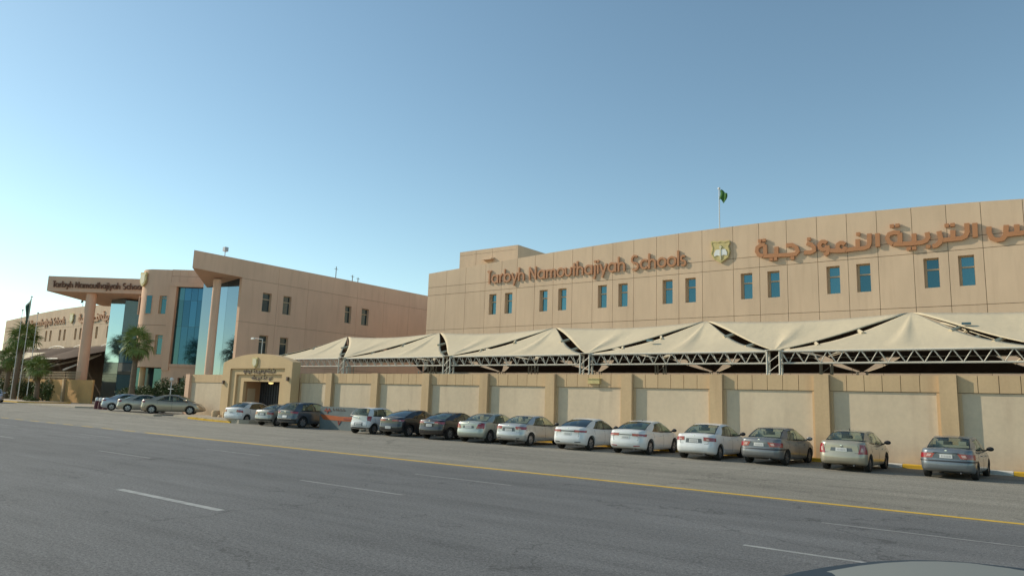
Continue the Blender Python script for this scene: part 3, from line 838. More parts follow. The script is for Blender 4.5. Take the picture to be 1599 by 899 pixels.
# ------------------------------------------------------------------ gate pavilion in the wall
gate = thing('gate_portal', (-54.2, 35.6, .3), 'beige arched gate portal with stepped recesses in the boundary wall left of the canopy', 'gate')
GY = 35.6
steps = [(-59.1, -49.15, None), (-57.95, -50.1, 4.47), (-57.2, -50.65, 3.98), (-56.25, -51.1, 3.38)]
def arch_top(x):
    t = (x+54.15)/4.95
    return 4.98+.72*max(0, 1-t*t)**.9
def ring(xo0, xo1, topf, xi0, xi1, zi, y0, y1, name):
    mb = MB(); n = 12
    xs_ = [lerp(xo0, xo1, i/n) for i in range(n+1)]
    outer = [(xo0, 0)]+[(x, topf(x)) for x in xs_]+[(xo1, 0)]
    inner = [(xi0, 0)]+[(lerp(xi0, xi1, i/n), zi) for i in range(n+1)]+[(xi1, 0)]
    k = len(outer)
    vs = [(x, y0, z) for x, z in outer+inner]+[(x, y1, z) for x, z in outer+inner]
    fs = []
    for i in range(k-1):
        fs += [(i, i+1, k+i+1, k+i), (2*k+i, 3*k+i, 3*k+i+1, 2*k+i+1), (i, 2*k+i, 2*k+i+1, i+1), (k+i, k+i+1, 3*k+i+1, 3*k+i)]
    fs += [(0, k, 3*k, 2*k), (k-1, 3*k-1, 4*k-1, 2*k-1)]
    mb.add(vs, fs); return mb.build(name, M['gate'], gate, world=True)
ring(-59.1, -49.15, arch_top, -57.95, -50.1, 4.47, GY, GY+.80, 'portal_frame')
ring(-57.95, -50.1, lambda x: 4.47, -57.2, -50.65, 3.98, GY+.16, GY+.78, 'portal_frame')
ring(-57.2, -50.65, lambda x: 3.98, -56.25, -51.1, 3.38, GY+.32, GY+.60, 'portal_frame')
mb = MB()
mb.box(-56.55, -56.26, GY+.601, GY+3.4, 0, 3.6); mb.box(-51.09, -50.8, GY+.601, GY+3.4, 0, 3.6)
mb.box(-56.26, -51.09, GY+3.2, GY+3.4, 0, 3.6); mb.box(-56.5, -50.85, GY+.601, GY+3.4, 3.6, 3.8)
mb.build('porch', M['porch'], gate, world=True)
mb = MB(); mb.box(-56.259, -56.22, GY+.75, GY+1.5, .3, 2.8); mb.build('door', M['frame'], gate, world=True)
mb = MB()
x0, x1, y = -56.2, -51.12, GY+2.0
for i in range(15): mb.tube((lerp(x0, x1, i/14), y, .3), (lerp(x0, x1, i/14), y, 3.4), .035, n=5)
for z in (.4, 1.3, 2.3, 3.2): mb.tube((x0, y, z), (x1, y, z), .04, n=5)
mb.box(x0, x1, y+.05, y+.08, .3, 3.5)
mb.build('grille', M['darkmetal'], gate, world=True)
glm = bpy.data.materials.new('porch_lamp_glow'); glm.use_nodes = True
_b = glm.node_tree.nodes['Principled BSDF']; _b.inputs['Emission Color'].default_value = (1, .75, .3, 1); _b.inputs['Emission Strength'].default_value = 1.2; _b.inputs['Base Color'].default_value = (.7, .55, .2, 1)
mb = MB(); mb.lathe([(0, -.16), (.16, -.12), (.22, 0), (0, .02)], (-53.3, GY+1.0, 3.34), n=12)
tag(mb.build('ceiling_lamp', glm, smooth=True), 'small glowing yellow lamp under the gate portal lintel', 'lamp')
gs = thing('gate_sign', (-54.2, GY+.2, 4.2), 'two small dark arabic lines on the beige gate portal', 'sign')
def squiggle_line(x0, x1, zb, y, seed, s):
    r = random.Random(seed); x = x1
    while x > x0+.3:
        w = r.uniform(.35, .75); a = max(x-w, x0)
        mb = MB(); q = 0
        pts = [(x, zb+s*.9), (x-.03, zb+.25*s), (x-.1, zb), (a+.12, zb)]
        k = r.random()
        if k < .35: pts += [(a+.02, zb+.08*s), (a, zb+.45*s), (a+.1, zb+.6*s), (a+.2, zb+.4*s), (a+.16, zb+.06)]
        elif k < .7: pts += [(a, zb-.15*s), (a+.02, zb-.4*s)]
        stroke(mb, pts, .075, y-.05, y, ID)
        if w > .5: stroke(mb, [((x+a)/2, zb+.55*s), ((x+a)/2, zb)], .075, y-.054, y, ID)
        dz = 1.15*s if r.random() < .6 else -.4*s
        stroke(mb, [((x+a)/2-.07, zb+dz), ((x+a)/2+.07, zb+dz)], .08, y-.058, y, ID)
        mb.build('letter', M['darkmetal'] if False else M['signdark'], gs, world=True)
        x = a-r.uniform(.06, .16)
M['signdark'] = plain('dark_brown_letter', (.10, .055, .035), .5)
squiggle_line(-56.1, -51.6, 4.15, GY+.158, 3, .22)
squiggle_line(-55.4, -52.2, 3.60, GY+.318, 5, .22)
emblem(ID, (-54.25, 5.0), .42, GY-.01, .10, 'small pale gold shield emblem on the arch of the gate portal', True)
for i, (x, z) in enumerate(((-49.55, 3.45), (-58.75, 3.1))):
    mb = MB(); mb.box(x-.09, x+.09, GY-.16, GY-.002, z, z+.32)
    tag(mb.build('wall_light', M['signdark']), ('small dark wall light on the right pier of the gate portal', 'small dark wall light on the left pier of the gate portal')[i], 'lamp', 'wall lights of the gate')

# security camera on the arch
sc_ = thing('security_camera', (-53.9, GY+.4, 5.6), 'white security camera on a bent arm above the gate portal', 'camera')
mb = MB(); mb.tube((-54.3, GY+.5, 5.6), (-54.3, GY+.5, 7.0), .03, n=8); mb.tube((-54.3, GY+.5, 6.97), (-55.4, GY+.4, 7.1), .025, n=6)
mb.build('arm', M['white_steel'], sc_, world=True)
mb = MB(); mb.box(-55.75, -55.35, GY+.3, GY+.46, 7.0, 7.14); mb.build('housing', M['emwhite'], sc_, world=True)

# wall left of the gate, in the shade of the wing
lw = thing('side_wall', (-63, 36.6, .3), 'plain grey rendered wall with beige coping between the gate portal and the glass wing', 'wall')
mb = MB(); mb.box(-66.2, -59.1, 36.75, 37.0, 0, 3.25); mb.build('render_field', M['stucco'], lw, world=True)
mb = MB(); mb.box(-66.2, -59.1, 36.70, 37.05, 3.26, 3.98); mb.build('coping', M['beige'], lw, world=True)
mb = MB(); mb.box(-66.9, -66.2, 36.5, 37.1, 0, 4.0); mb.build('wall_pillar', M['panel_b'], lw, world=True)
mb = MB(); mb.box(-66.9, -66.6, 37.1, 48, 0, 3.9); mb.build('return_wall', M['stucco'], lw, world=True)

# bollards and kerb island at the gate
for i, (x, y) in enumerate(((-55.0, 33.8), (-56.6, 33.8), (-55.8, 33.8))):
    z = gz(x, y)+.12
    mb = MB(); r = .33 if i < 2 else .25; h = .62 if i < 2 else .3
    mb.lathe([(0, 0), (r, 0), (r, h-.08), (r-.06, h), (0, h)], (x, y, z), n=18)
    tag(mb.build('bollard', M['beige'], smooth=True), ('round beige concrete bollard nearest the white sedan by the gate', 'round beige concrete bollard farther left by the gate', 'low concrete block between the two beige bollards')[i], 'bollard', 'concrete bollards by the gate')
def island(pts, h, mat_side, mat_top, name='kerb_island'):
    root = thing(name, (pts[0][0], pts[0][1], 0), None, None); structure(root)
    mb = MB(); z = gz(*pts[0]); mb.prism(pts, z-.2, z+h, 'z'); mb.build('kerb_stone', mat_side, root, world=True)
    cx, cy = sum(p[0] for p in pts)/len(pts), sum(p[1] for p in pts)/len(pts)
    inn = [(cx+(x-cx)*(1-.25/math.hypot(x-cx, y-cy)), cy+(y-cy)*(1-.25/math.hypot(x-cx, y-cy))) for x, y in pts]
    mb = MB(); mb.prism(inn, z+h-.05, z+h+.004, 'z'); mb.build('paving', mat_top, root, world=True)
island([(-60.4, 32.2), (-50.3, 32.0), (-49.6, 32.4), (-49.6, 35.2), (-60.8, 35.2), (-61.2, 33.0)], .13, M['kplain'], M['paving'])
yk_ = thing('yellow_kerb', (-54.5, 32, 0), None, None); structure(yk_)
for i in range(5):
    xa = -57.6+1.25*i; mb = MB(); mb.box(xa, xa+1.22, 31.93, 32.19, gz(xa, 32)-.1, gz(xa, 32)+.135); mb.build('kerb_stone', M['kyellow'], yk_, world=True)
island([(-70.5, 30.6), (-61.2, 30.9), (-61.2, 31.6), (-69.9, 31.3), (-71.0, 31.1)], .10, M['kplain'], M['paving'])
island([(-98, 34.4), (-84.5, 34.1), (-83.5, 35.2), (-84, 42), (-98, 43)], .14, M['kplain'], M['paving'])
island([(-140, 36.6), (-108, 36.6), (-106.5, 38), (-108, 43), (-140, 44)], .14, M['kyellow'], M['paving'])

# ------------------------------------------------------------------ glass wing (faces +X)
BX = -77.0
PB = lambda u, z, d: (BX - d, u, z)      # u runs along +Y, d is depth behind the face
wing = thing('school_wing', (-85, 62, 0), 'brown shaded school wing with a projecting sharp roof corner and tall light blue glass', 'building')
def wprism(pts, x0, x1, name, mat, par=wing):
    mb = MB(); mb.prism(pts, x0, x1, 'x'); return mb.build(name, mat, par, world=True)
# long wall with window holes, split at the cladding joints
jy = [47.72, 53.0+3.6, 60.6, 69.6, 79, 92]
wins = [(50.7, 51.95), (53.65, 54.85), (63.5, 64.6), (66.45, 67.75)]
cols = [47.72, 52.75, 57.26, 65.5, 70.5, 75.5, 82, 92]
rows = [(0, 5.9), (5.93, 10.75), (10.78, 15.9), (15.93, 18.14)]
for a, b in zip(cols, cols[1:]):
    w = [q for q in wins if a < q[0] < b]
    for r, (lo, hi) in enumerate(rows):
        mb = MB()
        if w and r in (1, 2):
            wz0, wz1 = (7.1, 9.4) if r == 1 else (12.28, 14.6)
            holed(mb, PB, a+.012, b-.012, lo, lambda x: hi, w[0][0], w[0][1], wz0, wz1, 0, .5)
            window(wing, PB, w[0][0], w[0][1], wz0, wz1, 0, M['glass_grey'], .08, .08, .3, .38)
        else:
            mb.box(BX-.5, BX, a+.012, b-.012, lo, hi)
        mb.build('wall_panel', M['panel_b'], wing, world=True)
mb = MB(); mb.box(BX-.49, BX-.06, 47.8, 91.9, 5.86, 5.97); mb.box(BX-.48, BX-.06, 47.8, 91.9, 10.7, 10.82); mb.box(BX-.47, BX-.06, 47.8, 91.9, 15.86, 15.96)
for c in cols[1:-1]: mb.box(BX-.46, BX-.06, c-.05, c+.05, 0.1, 18)
mb.build('joint_backing', M['joint'], wing, world=True)
mb = MB(); mb.box(BX-3.2, BX-.51, 48.4, 92, 0, 17.6); mb.build('building_core', M['panel_b'], wing, world=True)
# roof prow: fascia slab with a sharp corner, underside rising outwards
tip = (BX, 41.45)
plan = [tip, (BX, 47.72), (BX-3.2, 48.6), (BX-9.5, 51.0), (BX-9.0, 48.8)]
mb = MB()
lower = {0: 16.12, 1: 16.0, 2: 15.2, 3: 15.2, 4: 15.2}
n = len(plan)
vs = [(x, y, 18.14) for x, y in plan]+[(x, y, lower[i]) for i, (x, y) in enumerate(plan)]
mb.add(vs, [tuple(range(n)), (5, 6, 7, 8, 9)]+[(i, (i+1) % n, (i+1) % n+n, i+n) for i in range(n)])
mb.build('roof_prow', M['panel_b'], wing, world=True)
# tall glass, set back under the prow
def slab(pts, z0, z1, th, name, mat, par):
    """vertical slab following plan polyline pts"""
    out = []
    for (a, b) in zip(pts, pts[1:]):
        d = Vector((b[0]-a[0], b[1]-a[1])); nrm = Vector((-d.y, d.x)).normalized()*th
        mb = MB(); mb.add([(a[0], a[1], z0), (b[0], b[1], z0), (b[0]+nrm.x, b[1]+nrm.y, z0), (a[0]+nrm.x, a[1]+nrm.y, z0),
                           (a[0], a[1], z1), (b[0], b[1], z1), (b[0]+nrm.x, b[1]+nrm.y, z1), (a[0]+nrm.x, a[1]+nrm.y, z1)],
                          [(0, 1, 2, 3), (4, 7, 6, 5), (0, 4, 5, 1), (1, 5, 6, 2), (2, 6, 7, 3), (3, 7, 4, 0)])
        out.append(mb.build(name, mat, par, world=True))
    return out
slab([(BX-.52, 47.8), (BX-3.0, 47.8)], 3.0, 15.9, -.06, 'glass_panel', M['glass_light'], wing)
slab([(BX-3.03, 47.8), (BX-5.8, 47.8), (BX-8.6, 47.8)], 3.0, 15.9, -.06, 'glass_panel', M['glass_light'], wing)
mb = MB(); mb.box(BX-8.5, BX-.6, 48.0, 48.3, 0, 15.9); mb.build('glass_backing', M['joint'], wing, world=True)
# tapered column under the prow
mb = MB(); mb.tube((BX-2.2, 45.9, 0), (BX-2.2, 45.9, 15.6), .48, .46, 20)
mb.build('column', M['panel_b'], wing, smooth=True, world=True)
mb = MB(); mb.box(BX-.9, BX+.0, 47.73, 48.39, 0, 3.2); mb.build('pier', M['panel_b'], wing, world=True)

mb = MB(); mb.tube((BX-1, 45.8, 18.1), (BX-1, 45.8, 18.95), .05, n=6); mb.box(BX-1.25, BX-.75, 45.6, 46.05, 18.9, 19.4)
tag(mb.build('roof_floodlight', M['skylight']), 'square pale floodlight on a short post above the projecting roof corner', 'floodlight')
for i, (y, h) in enumerate(((62.0, 1.7), (64.9, 1.0), (65.9, .8))):
    mb = MB(); mb.tube((BX-.6, y, 18.1), (BX-.6, y, 18.1+h), .05, n=6); mb.tube((BX-.6, y-.3, 18.1+h*.8), (BX-.6, y+.3, 18.1+h*.8), .03, n=5)
    tag(mb.build('roof_antenna', M['joint']), ('tallest thin antenna on the brown wing roof edge', 'short antenna right of the tall one on the wing roof', 'shortest antenna farthest right on the wing roof')[i], 'antenna', 'antennas on the wing roof')

# ------------------------------------------------------------------ entrance tower and portico (rotated towards the road)
EA = atan2(.608, .794)
def EW(u, D): return Vector((u*.794-D*.608, u*.608+D*.794, 0))
def ethings(name, u, D, label, cat, group=None):
    return thing(name, tuple(EW(u, D)), label, cat, group, EA)
PE = lambda u, z, d: (u*.794-d*.608, u*.608+d*.794, z)   # d is the absolute depth
tower = ethings('entrance_tower', -45, 98, 'entrance tower with rounded left end and a tall dark blue glass bay', 'building')
TD = 94.0
def eprism(pts, z0, z1, name, mat, par=tower, smooth=False):
    mb = MB(); n = len(pts)
    vs = [PE(u, z0, d) for u, d in pts]+[PE(u, z1, d) for u, d in pts]
    mb.add(vs, [tuple(range(n)), tuple(range(2*n-1, n-1, -1))]+[(i, i+n, (i+1) % n+n, (i+1) % n) for i in range(n)])
    return mb.build(name, mat, par, smooth=smooth, world=True)
# rounded left end: quarter drum from z 5.3 up
R = 2.6
uc = -47.1
curve = [(uc-R*sin(radians(a)), TD+R-R*cos(radians(a))) for a in range(0, 91, 6)]
# front left part with round end, split into floors
wz = [(12.3, 14.7), (7.0, 9.6)]
lv = [(5.35, 10.8), (10.83, 18.2)]
inner = [(-45.1, TD+9), (-45.1, TD+.55)]
# curved skin pieces
def curved(z0, z1, holes=()):
    mb = MB(); n = len(curve)
    pts = curve
    for i in range(n-1):
        (a, b), (c, d) = pts[i], pts[i+1]
        if i in holes:
            h0, h1 = holes[i]
            for lo, hi in ((z0, h0), (h1, z1)):
                mb.add([PE(a, lo, b), PE(c, lo, d), PE(c, hi, d), PE(a, hi, b)], [(0, 1, 2, 3)])
        else:
            mb.add([PE(a, z0, b), PE(c, z0, d), PE(c, z1, d), PE(a, z1, b)], [(0, 1, 2, 3)])
    # back side and caps make it a solid block
    back = [(uc, TD+.45), (uc, TD+9), (uc-R, TD+9)]
    poly = pts + [(uc-R, TD+9), (uc, TD+9)]
    k = len(poly)
    mb.add([PE(u, z0, d) for u, d in poly]+[PE(u, z1, d) for u, d in poly], [tuple(range(k)), tuple(range(2*k-1, k-1, -1)), (n-1, n, k+n, k+n-1), (n, n+1, k+n+1, k+n)])
    return mb.build('rounded_end', M['panel_b'], tower, smooth=True, world=True)
curved(5.35, 10.8); curved(10.84, 18.2)
mb = MB()
def espan(u0, u1, d0, d1, z0, z1, name, mat, par=tower): return eprism([(u0, d0), (u1, d0), (u1, d1), (u0, d1)], z0, z1, name, mat, par)
# flat front with four window holes
for (z0, z1, h0, h1) in ((5.35, 10.8, 7.0, 9.55), (10.84, 18.2, 12.3, 14.7)):
    for (a, b, w0, w1) in ((uc, -45.95+.3, -46.3-.55, -46.3+.30) if False else (uc, -45.75, -46.28-.2, -45.95), ):
        pass
    segs = [(uc, -46.05, -46.95, -46.1) if False else None]
for (z0, z1, h0, h1) in ((5.35, 10.8, 7.0, 9.55), (10.84, 18.2, 12.3, 14.7)):
    mb = MB(); holed(mb, PE, uc, -44.95, z0, lambda x: z1, -46.25, -45.3, h0, h1, TD, TD+.5); mb.build('wall_panel', M['panel_b'], tower, world=True)
    window(tower, PE, -46.25, -45.3, h0, h1, TD, M['glass'], .06, .22, .1, .3)
# the second upper window sits on the start of the curve
espan(uc-1.0+.05, uc-.05, TD-.035, TD+.2, 12.25, 14.75, 'window_surround', M['panel_b'])
o = espan(uc-.78, uc-.12, TD-.06, TD+.0, 12.32, 14.68, 'pane', M['glass'])
o = eprism([(uc-R-.03, TD+1.9), (uc-R+.05, TD+1.9), (uc-R+.25, TD+1.25), (uc-R+.1, TD+1.2)], 12.3, 14.7, 'pane', M['panel_b'])
espan(uc, -44.95, TD+.51, TD+9, 5.35, 18.0, 'building_core', M['panel_b'])
# bay with tall glass
espan(-44.94, -44.05, TD-.25, TD+9, 5.0, 15.95, 'glass_reveal', M['panel_b'])
gb0, gb1 = -44.05, -40.5
nc = 4
for i in range(nc):
    a, b = lerp(gb0, gb1, i/nc), lerp(gb0, gb1, (i+1)/nc)
    for (z0, z1) in ((5.85, 10.75), (10.79, 14.2), (14.24, 15.9)):
        espan(a+.02, b-.02, TD+.35, TD+.4, z0, z1, 'glass_panel', M['glass_dark'] if i else M['glass'])
espan(gb0, gb1, TD+.401, TD+.6, 5.8, 15.95, 'mullion_backing', M['glass_grey'])
espan(gb0-.9, gb1+3, TD-.3, TD+.399, 15.96, 16.5, 'glass_cornice', M['panel_b'])
# upper parapet with panels
for i in range(6):
    a, b = lerp(-44.93, -38.5, i/6), lerp(-44.93, -38.5, (i+1)/6)
    for z0, z1 in ((16.52, 17.35), (17.38, 18.25)):
        espan(a+.012, b-.012, TD, TD+.4, z0, z1, 'wall_panel', M['panel_b'])
espan(-44.9, -38.5, TD+.41, TD+9, 16.5, 18.1, 'parapet_core', M['panel_b'])
# ground part on the right with a narrow dark doorway
mb = MB(); holed(mb, PE, -44.9, -38.9, 0, lambda x: 5.45, -42.75, -41.85, 1.6, 4.1, TD-.1, TD+.5); mb.build('wall_panel', M['panel_b'], tower, world=True)
espan(-42.75, -41.85, TD+.35, TD+.45, 1.6, 4.1, 'window', M['glass_grey'])
espan(-44.95, -38.9, TD-.18, TD+.7, 5.46, 5.84, 'floor_band', M['panel_b'])
espan(-40.5, -38.9, TD+.0, TD+9, 5.85, 15.95, 'wall_panel', M['panel_b'])
espan(-44.9, -39.0, TD+.61, TD+9, 0, 5.4, 'building_core', M['panel_b'])
# recessed ground floor glass on the left with a round column
for i in range(4):
    a, b = lerp(-49.5, -44.95, i/4), lerp(-49.5, -44.95, (i+1)/4)
    espan(a+.03, b-.03, TD+2.6, TD+2.65, .3, 5.3, 'glass_panel', M['glass_grey'] if i % 2 else M['glass'])
mb = MB(); mb.tube(PE(-48.15, 0, TD+1.5), PE(-48.15, 5.34, TD+1.5), .36, n=16); mb.build('column', M['gate'], tower, smooth=True, world=True)
espan(-49.7, -44.9, TD+2.7, TD+9, 0, 5.3, 'building_core', M['joint'])
_a = radians(40)
PT = lambda x, z, y: PE(uc-R*sin(_a)+x*cos(_a)-y*sin(_a)*-1, z, TD+R-R*cos(_a)-x*sin(_a)+y*cos(_a)) if False else PE(uc-R*sin(_a)+x*cos(_a)+y*sin(_a), z, TD+R-R*cos(_a)-x*sin(_a)+y*cos(_a))
emblem(PT, (0, 16.95), .9, -.03, .25, 'tall pale shield emblem on the rounded top corner of the entrance tower', True)

# portico: deep beam on a tall column, glass stair block behind
port = ethings('entrance_portico', -62, 109, 'tall entrance portico with a deep lettered beam on a single round column', 'portico')
BD = 106.0
mb = MB()
P8 = [(-69.0, BD), (-50.5, BD), (-50.5, BD+10), (-66, BD+10)]
n = 4
lowz = [16.45, 16.45, 15.6, 15.6]
mb.add([PE(u, 18.7, d) for u, d in P8]+[PE(u, z, d) for (u, d), z in zip(P8, lowz)], [(0, 1, 2, 3), (4, 7, 6, 5)]+[(i, (i+1) % 4, (i+1) % 4+4, i+4) for i in range(4)])
mb.build('beam', M['panel_b'], port, world=True)
mb = MB(); mb.tube(PE(-62.95, .2, BD+1.2), PE(-62.95, 16.4, BD+1.2), .76, .7, 20); mb.build('column', M['panel_b'], port, smooth=True, world=True)
mb = MB(); mb.box(-1, 1, -1, 1, 0, 0) if False else None
ps = ethings('wall_sign', -62, BD, 'raised brown lettering on the deep portico beam at the entrance', 'sign', 'english name signs')
latin_sign('Tarbyh Namouthajiyah Schools', ps, -68.1, -54.4, 17.05, BD-.22, BD-.03, PE, .2, hscale=.62, mat=plain('brown_letter', (.20, .09, .05), .6))
# glass block
for (a, b) in ((-61.9, -58.6),):
    for (z0, z1) in ((.5, 4.6), (4.64, 6.3), (6.34, 16.0)):
        o = eprism([(-62.0, BD+5.0), (-58.75, BD+3.0), (-58.7, BD+3.06), (-61.95, BD+5.06)], z0, z1, 'glass_panel', M['glass_pale'] if z0 > 5 else M['glass_grey'], port)
for (z0, z1) in ((.5, 4.6), (4.64, 6.3), (6.34, 15.8)):
    eprism([(-58.69, BD+3.0), (-56.9, BD+4.2), (-56.95, BD+4.27), (-58.72, BD+3.07)], z0, z1, 'glass_panel', M['glass_light'] if z0 > 4.61 and z1 < 7 else M['glass_dark'], port)
eprism([(-61.7, BD+5.2), (-58.7, BD+3.2), (-56.9, BD+4.4), (-56.5, BD+9), (-61, BD+9)], .2, 15.5, 'glass_block_core', M['joint'], port)
espan(-57.3, -49.6, BD+4.4, BD+9.5, 0, 16.3, 'brick_wall', M['panel_b'], port)

# plaza paving behind the kerb
# ------------------------------------------------------------------ far left fence and canopy
fw = thing('ochre_wall', (-128, 46, 0), 'sunlit ochre boundary wall with a low railing seen behind the flagpoles', 'wall')
for k in range(6):
    a = -144.4+5.2*k
    mb = MB(); mb.box(a, a+.6, 45.6, 46.3, 0, 3.7); mb.build('wall_pillar', M['beige'], fw, world=True)
    mb = MB(); mb.box(a+.6, a+5.2, 45.9, 46.1, 0, 3.55); mb.build('wall_panel', M['ochre'], fw, world=True)
    mb = MB()
    for i in range(14): mb.tube((a+.35*i+.2, 46.0, 3.55), (a+.35*i+.2, 46.0, 4.75), .03, n=4)
    for z in (3.9, 4.3, 4.7): mb.tube((a, 46.0, z), (a+5.2, 46.0, z), .04, n=4)
    mb.build('railing', M['frame'], fw, world=True)
mb = MB(); mb.box(-113.19, -108.9, 45.9, 46.1, 0, 3.55); mb.build('wall_panel', M['ochre'], fw, world=True)
fc = thing('arched_shade', (-160, 54, 0), 'dark arched shade roof on steel members in front of the distant building', 'canopy')
for k in range(6):
    xa, xb = -200+11.65*k, -188.35+11.65*k
    mb = MB(); gap_quad(mb, (xa, 50, 7.0), (xb, 50, 7.0), (xb, 60.5, 10.0), (xa, 60.5, 10.0), .03, -.9, 8)
    mb.build('fabric_panel', M['netting'], fc, smooth=True, world=True)
    mb = MB()
    for i in range(10):
        p, q = lerp(xa, xb, i/10), lerp(xa, xb, (i+1)/10)
        zz = lambda x: 9.6+.9*sin(pi*(x-xa)/(xb-xa))
        mb.tube((p, 59.5, zz(p)), (q, 59.5, zz(q)), .07, n=5); mb.tube((p, 59.5, zz(p)-.7), (q, 59.5, zz(q)-.7), .07, n=5)
        mb.tube((p, 59.5, zz(p)), (q, 59.5, zz(q)-.7), .04, n=4)
    mb.build('arch_truss', M['steel'], fc, world=True)
    mb = MB()
    mb.tube((xa, 50, 5.2), ((xa+xb)/2, 58, 8.4), .16, n=6); mb.tube((xb, 50, 5.2), ((xa+xb)/2, 58, 8.4), .16, n=6); mb.tube((xa, 50, 0), (xa, 50, 7), .12, n=8)
    mb.tube((xa, 49, 7.0), (xb, 49, 7.0), .1, n=6)
    mb.build('strut', M['steel'], fc, world=True)
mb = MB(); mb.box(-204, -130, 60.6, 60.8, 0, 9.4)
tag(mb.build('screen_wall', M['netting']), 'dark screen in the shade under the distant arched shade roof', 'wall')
mb = MB(); gap_quad(mb, (-152, 43, 5.6), (-136, 43, 5.4), (-138, 50, 8.2), (-154, 50, 8.6), .06, .5, 10)
tag(mb.build('fabric_shade', M['fabric'], smooth=True), 'pale cream fabric shade at the far left edge beside the tall palm', 'canopy')

flagpole(-122.6, 40.6, .2, 13.4, 'leftmost of three tall bare flagpoles beside the road', None, group='tall flagpoles beside the road')
flagpole(-120.4, 40.8, .2, 15.3, 'middle tall flagpole beside the road with a drooping dark flag', M['flagdark'], 1.7, 3.0, -1, group='tall flagpoles beside the road')
flagpole(-117.8, 41.0, .2, 12.8, 'rightmost of three tall flagpoles beside the road', None, group='tall flagpoles beside the road')

# ------------------------------------------------------------------ palms and bushes
def fan_leaf_mesh(seed, mat, size=1.5, droop=.5):
    r = random.Random(seed); mb = MB()
    pl = size*.75
    mb.tube((0, 0, 0), (pl*.5, 0, .06), .03, .022, 4, False); mb.tube((pl*.5, 0, .06), (pl, 0, .02), .022, .015, 4, False)
    c = Vector((pl, 0, .02)); n = 17
    for i in range(n):
        a = radians(-105+210*i/(n-1)+r.uniform(-3, 3)); l = size*(.75+.25*cos(a*.8))*r.uniform(.85, 1.05)
        d = Vector((cos(a), sin(a), 0)); s = Vector((-d.y, d.x, 0))
        w = size*.042
        zz = -.10*abs(sin(a))
        p1 = c+d*l*.55+Vector((0, 0, zz*size)); p2 = c+d*l*.98+Vector((0, 0, (zz-droop*r.uniform(.6, 1.3)*.55)*size))
        mb.add([c, p1+s*w, p1-s*w, p2+s*w*.1, p2-s*w*.1, p1+Vector((0, 0, .03))], [(0, 5, 1), (0, 2, 5), (1, 5, 3), (5, 2, 4), (3, 5, 4)])
    me = mb.build('frond', mat, None, normals=False)
    return me
frond_protos = [fan_leaf_mesh(i, M['palm'], 1.45, .35+.2*i) for i in range(4)]
dry_proto = fan_leaf_mesh(9, M['palmdry'], 1.2, .8)
for q in frond_protos+[dry_proto]: COL.objects.unlink(q)
def palm(x, y, h, crown, label, seed, nfr=46, tr=.24):
    r = random.Random(seed); z0 = gz(x, y)+.1
    root = thing('palm_tree', (x, y, z0), label, 'palm tree', 'fan palms by the entrance')
    mb = MB(); bend = (r.uniform(-.25, .25), r.uniform(-.2, .2)); prev = None; n = 22
    rings = []
    for i in range(n+1):
        t = i/n; c = Vector((bend[0]*t*t, bend[1]*t*t, h*t))
        rr = tr*(1.45 if i == 0 else 1.25-.35*t)*(1+.07*(i % 2)); rings.append((c, rr))
    m_ = 12
    vs = [c+Vector((cos(2*pi*k/m_)*rr, sin(2*pi*k/m_)*rr, 0)) for c, rr in rings for k in range(m_)]
    fs = [(j*m_+k, j*m_+(k+1) % m_, (j+1)*m_+(k+1) % m_, (j+1)*m_+k) for j in range(n) for k in range(m_)]
    mb.add(vs, fs); mb.build('trunk', M['bark'], root)
    top = Vector((bend[0], bend[1], h))
    # dead-leaf skirt
    for k in range(14):
        o = copyobj(dry_proto, root); o.name = 'dry_frond'
        a = r.uniform(0, 2*pi); o.location = top+Vector((cos(a)*.1, sin(a)*.1, -.5-r.uniform(0, .5)))
        o.rotation_euler = (r.uniform(-.3, .3), radians(r.uniform(60, 82)), a); s = crown/2.6*r.uniform(.6, .8); o.scale = (s, s, s)
    for k in range(nfr):
        o = copyobj(frond_protos[k % 4], root); o.name = 'frond'
        a = 2.399*k+r.uniform(-.3, .3); el = radians(lerp(80, -52, (k/nfr)**.85)+r.uniform(-10, 10))
        o.location = top+Vector((cos(a)*.08, sin(a)*.08, r.uniform(-.15, .25)))
        o.rotation_euler = (r.uniform(-.35, .35), -el, a); s = crown/2.55*r.uniform(.72, 1.16); o.scale = (s, s, s)
    return root
palm(-86.9, 41.0, 7.4, 2.45, 'tall fan palm with full round crown in front of the entrance tower', 1, 36, .27)
palm(-124.6, 41.6, 9.2, 2.75, 'tallest fan palm with dense crown behind the flagpoles at far left', 2, 52, .3)
palm(-129.6, 42.2, 6.2, 2.4, 'mid height fan palm at the left edge below the tallest palm', 3, 46, .3)
palm(-113.0, 40.5, 4.6, 2.1, 'short fan palm with loose crown between flagpoles and portico column', 4, 38, .26)

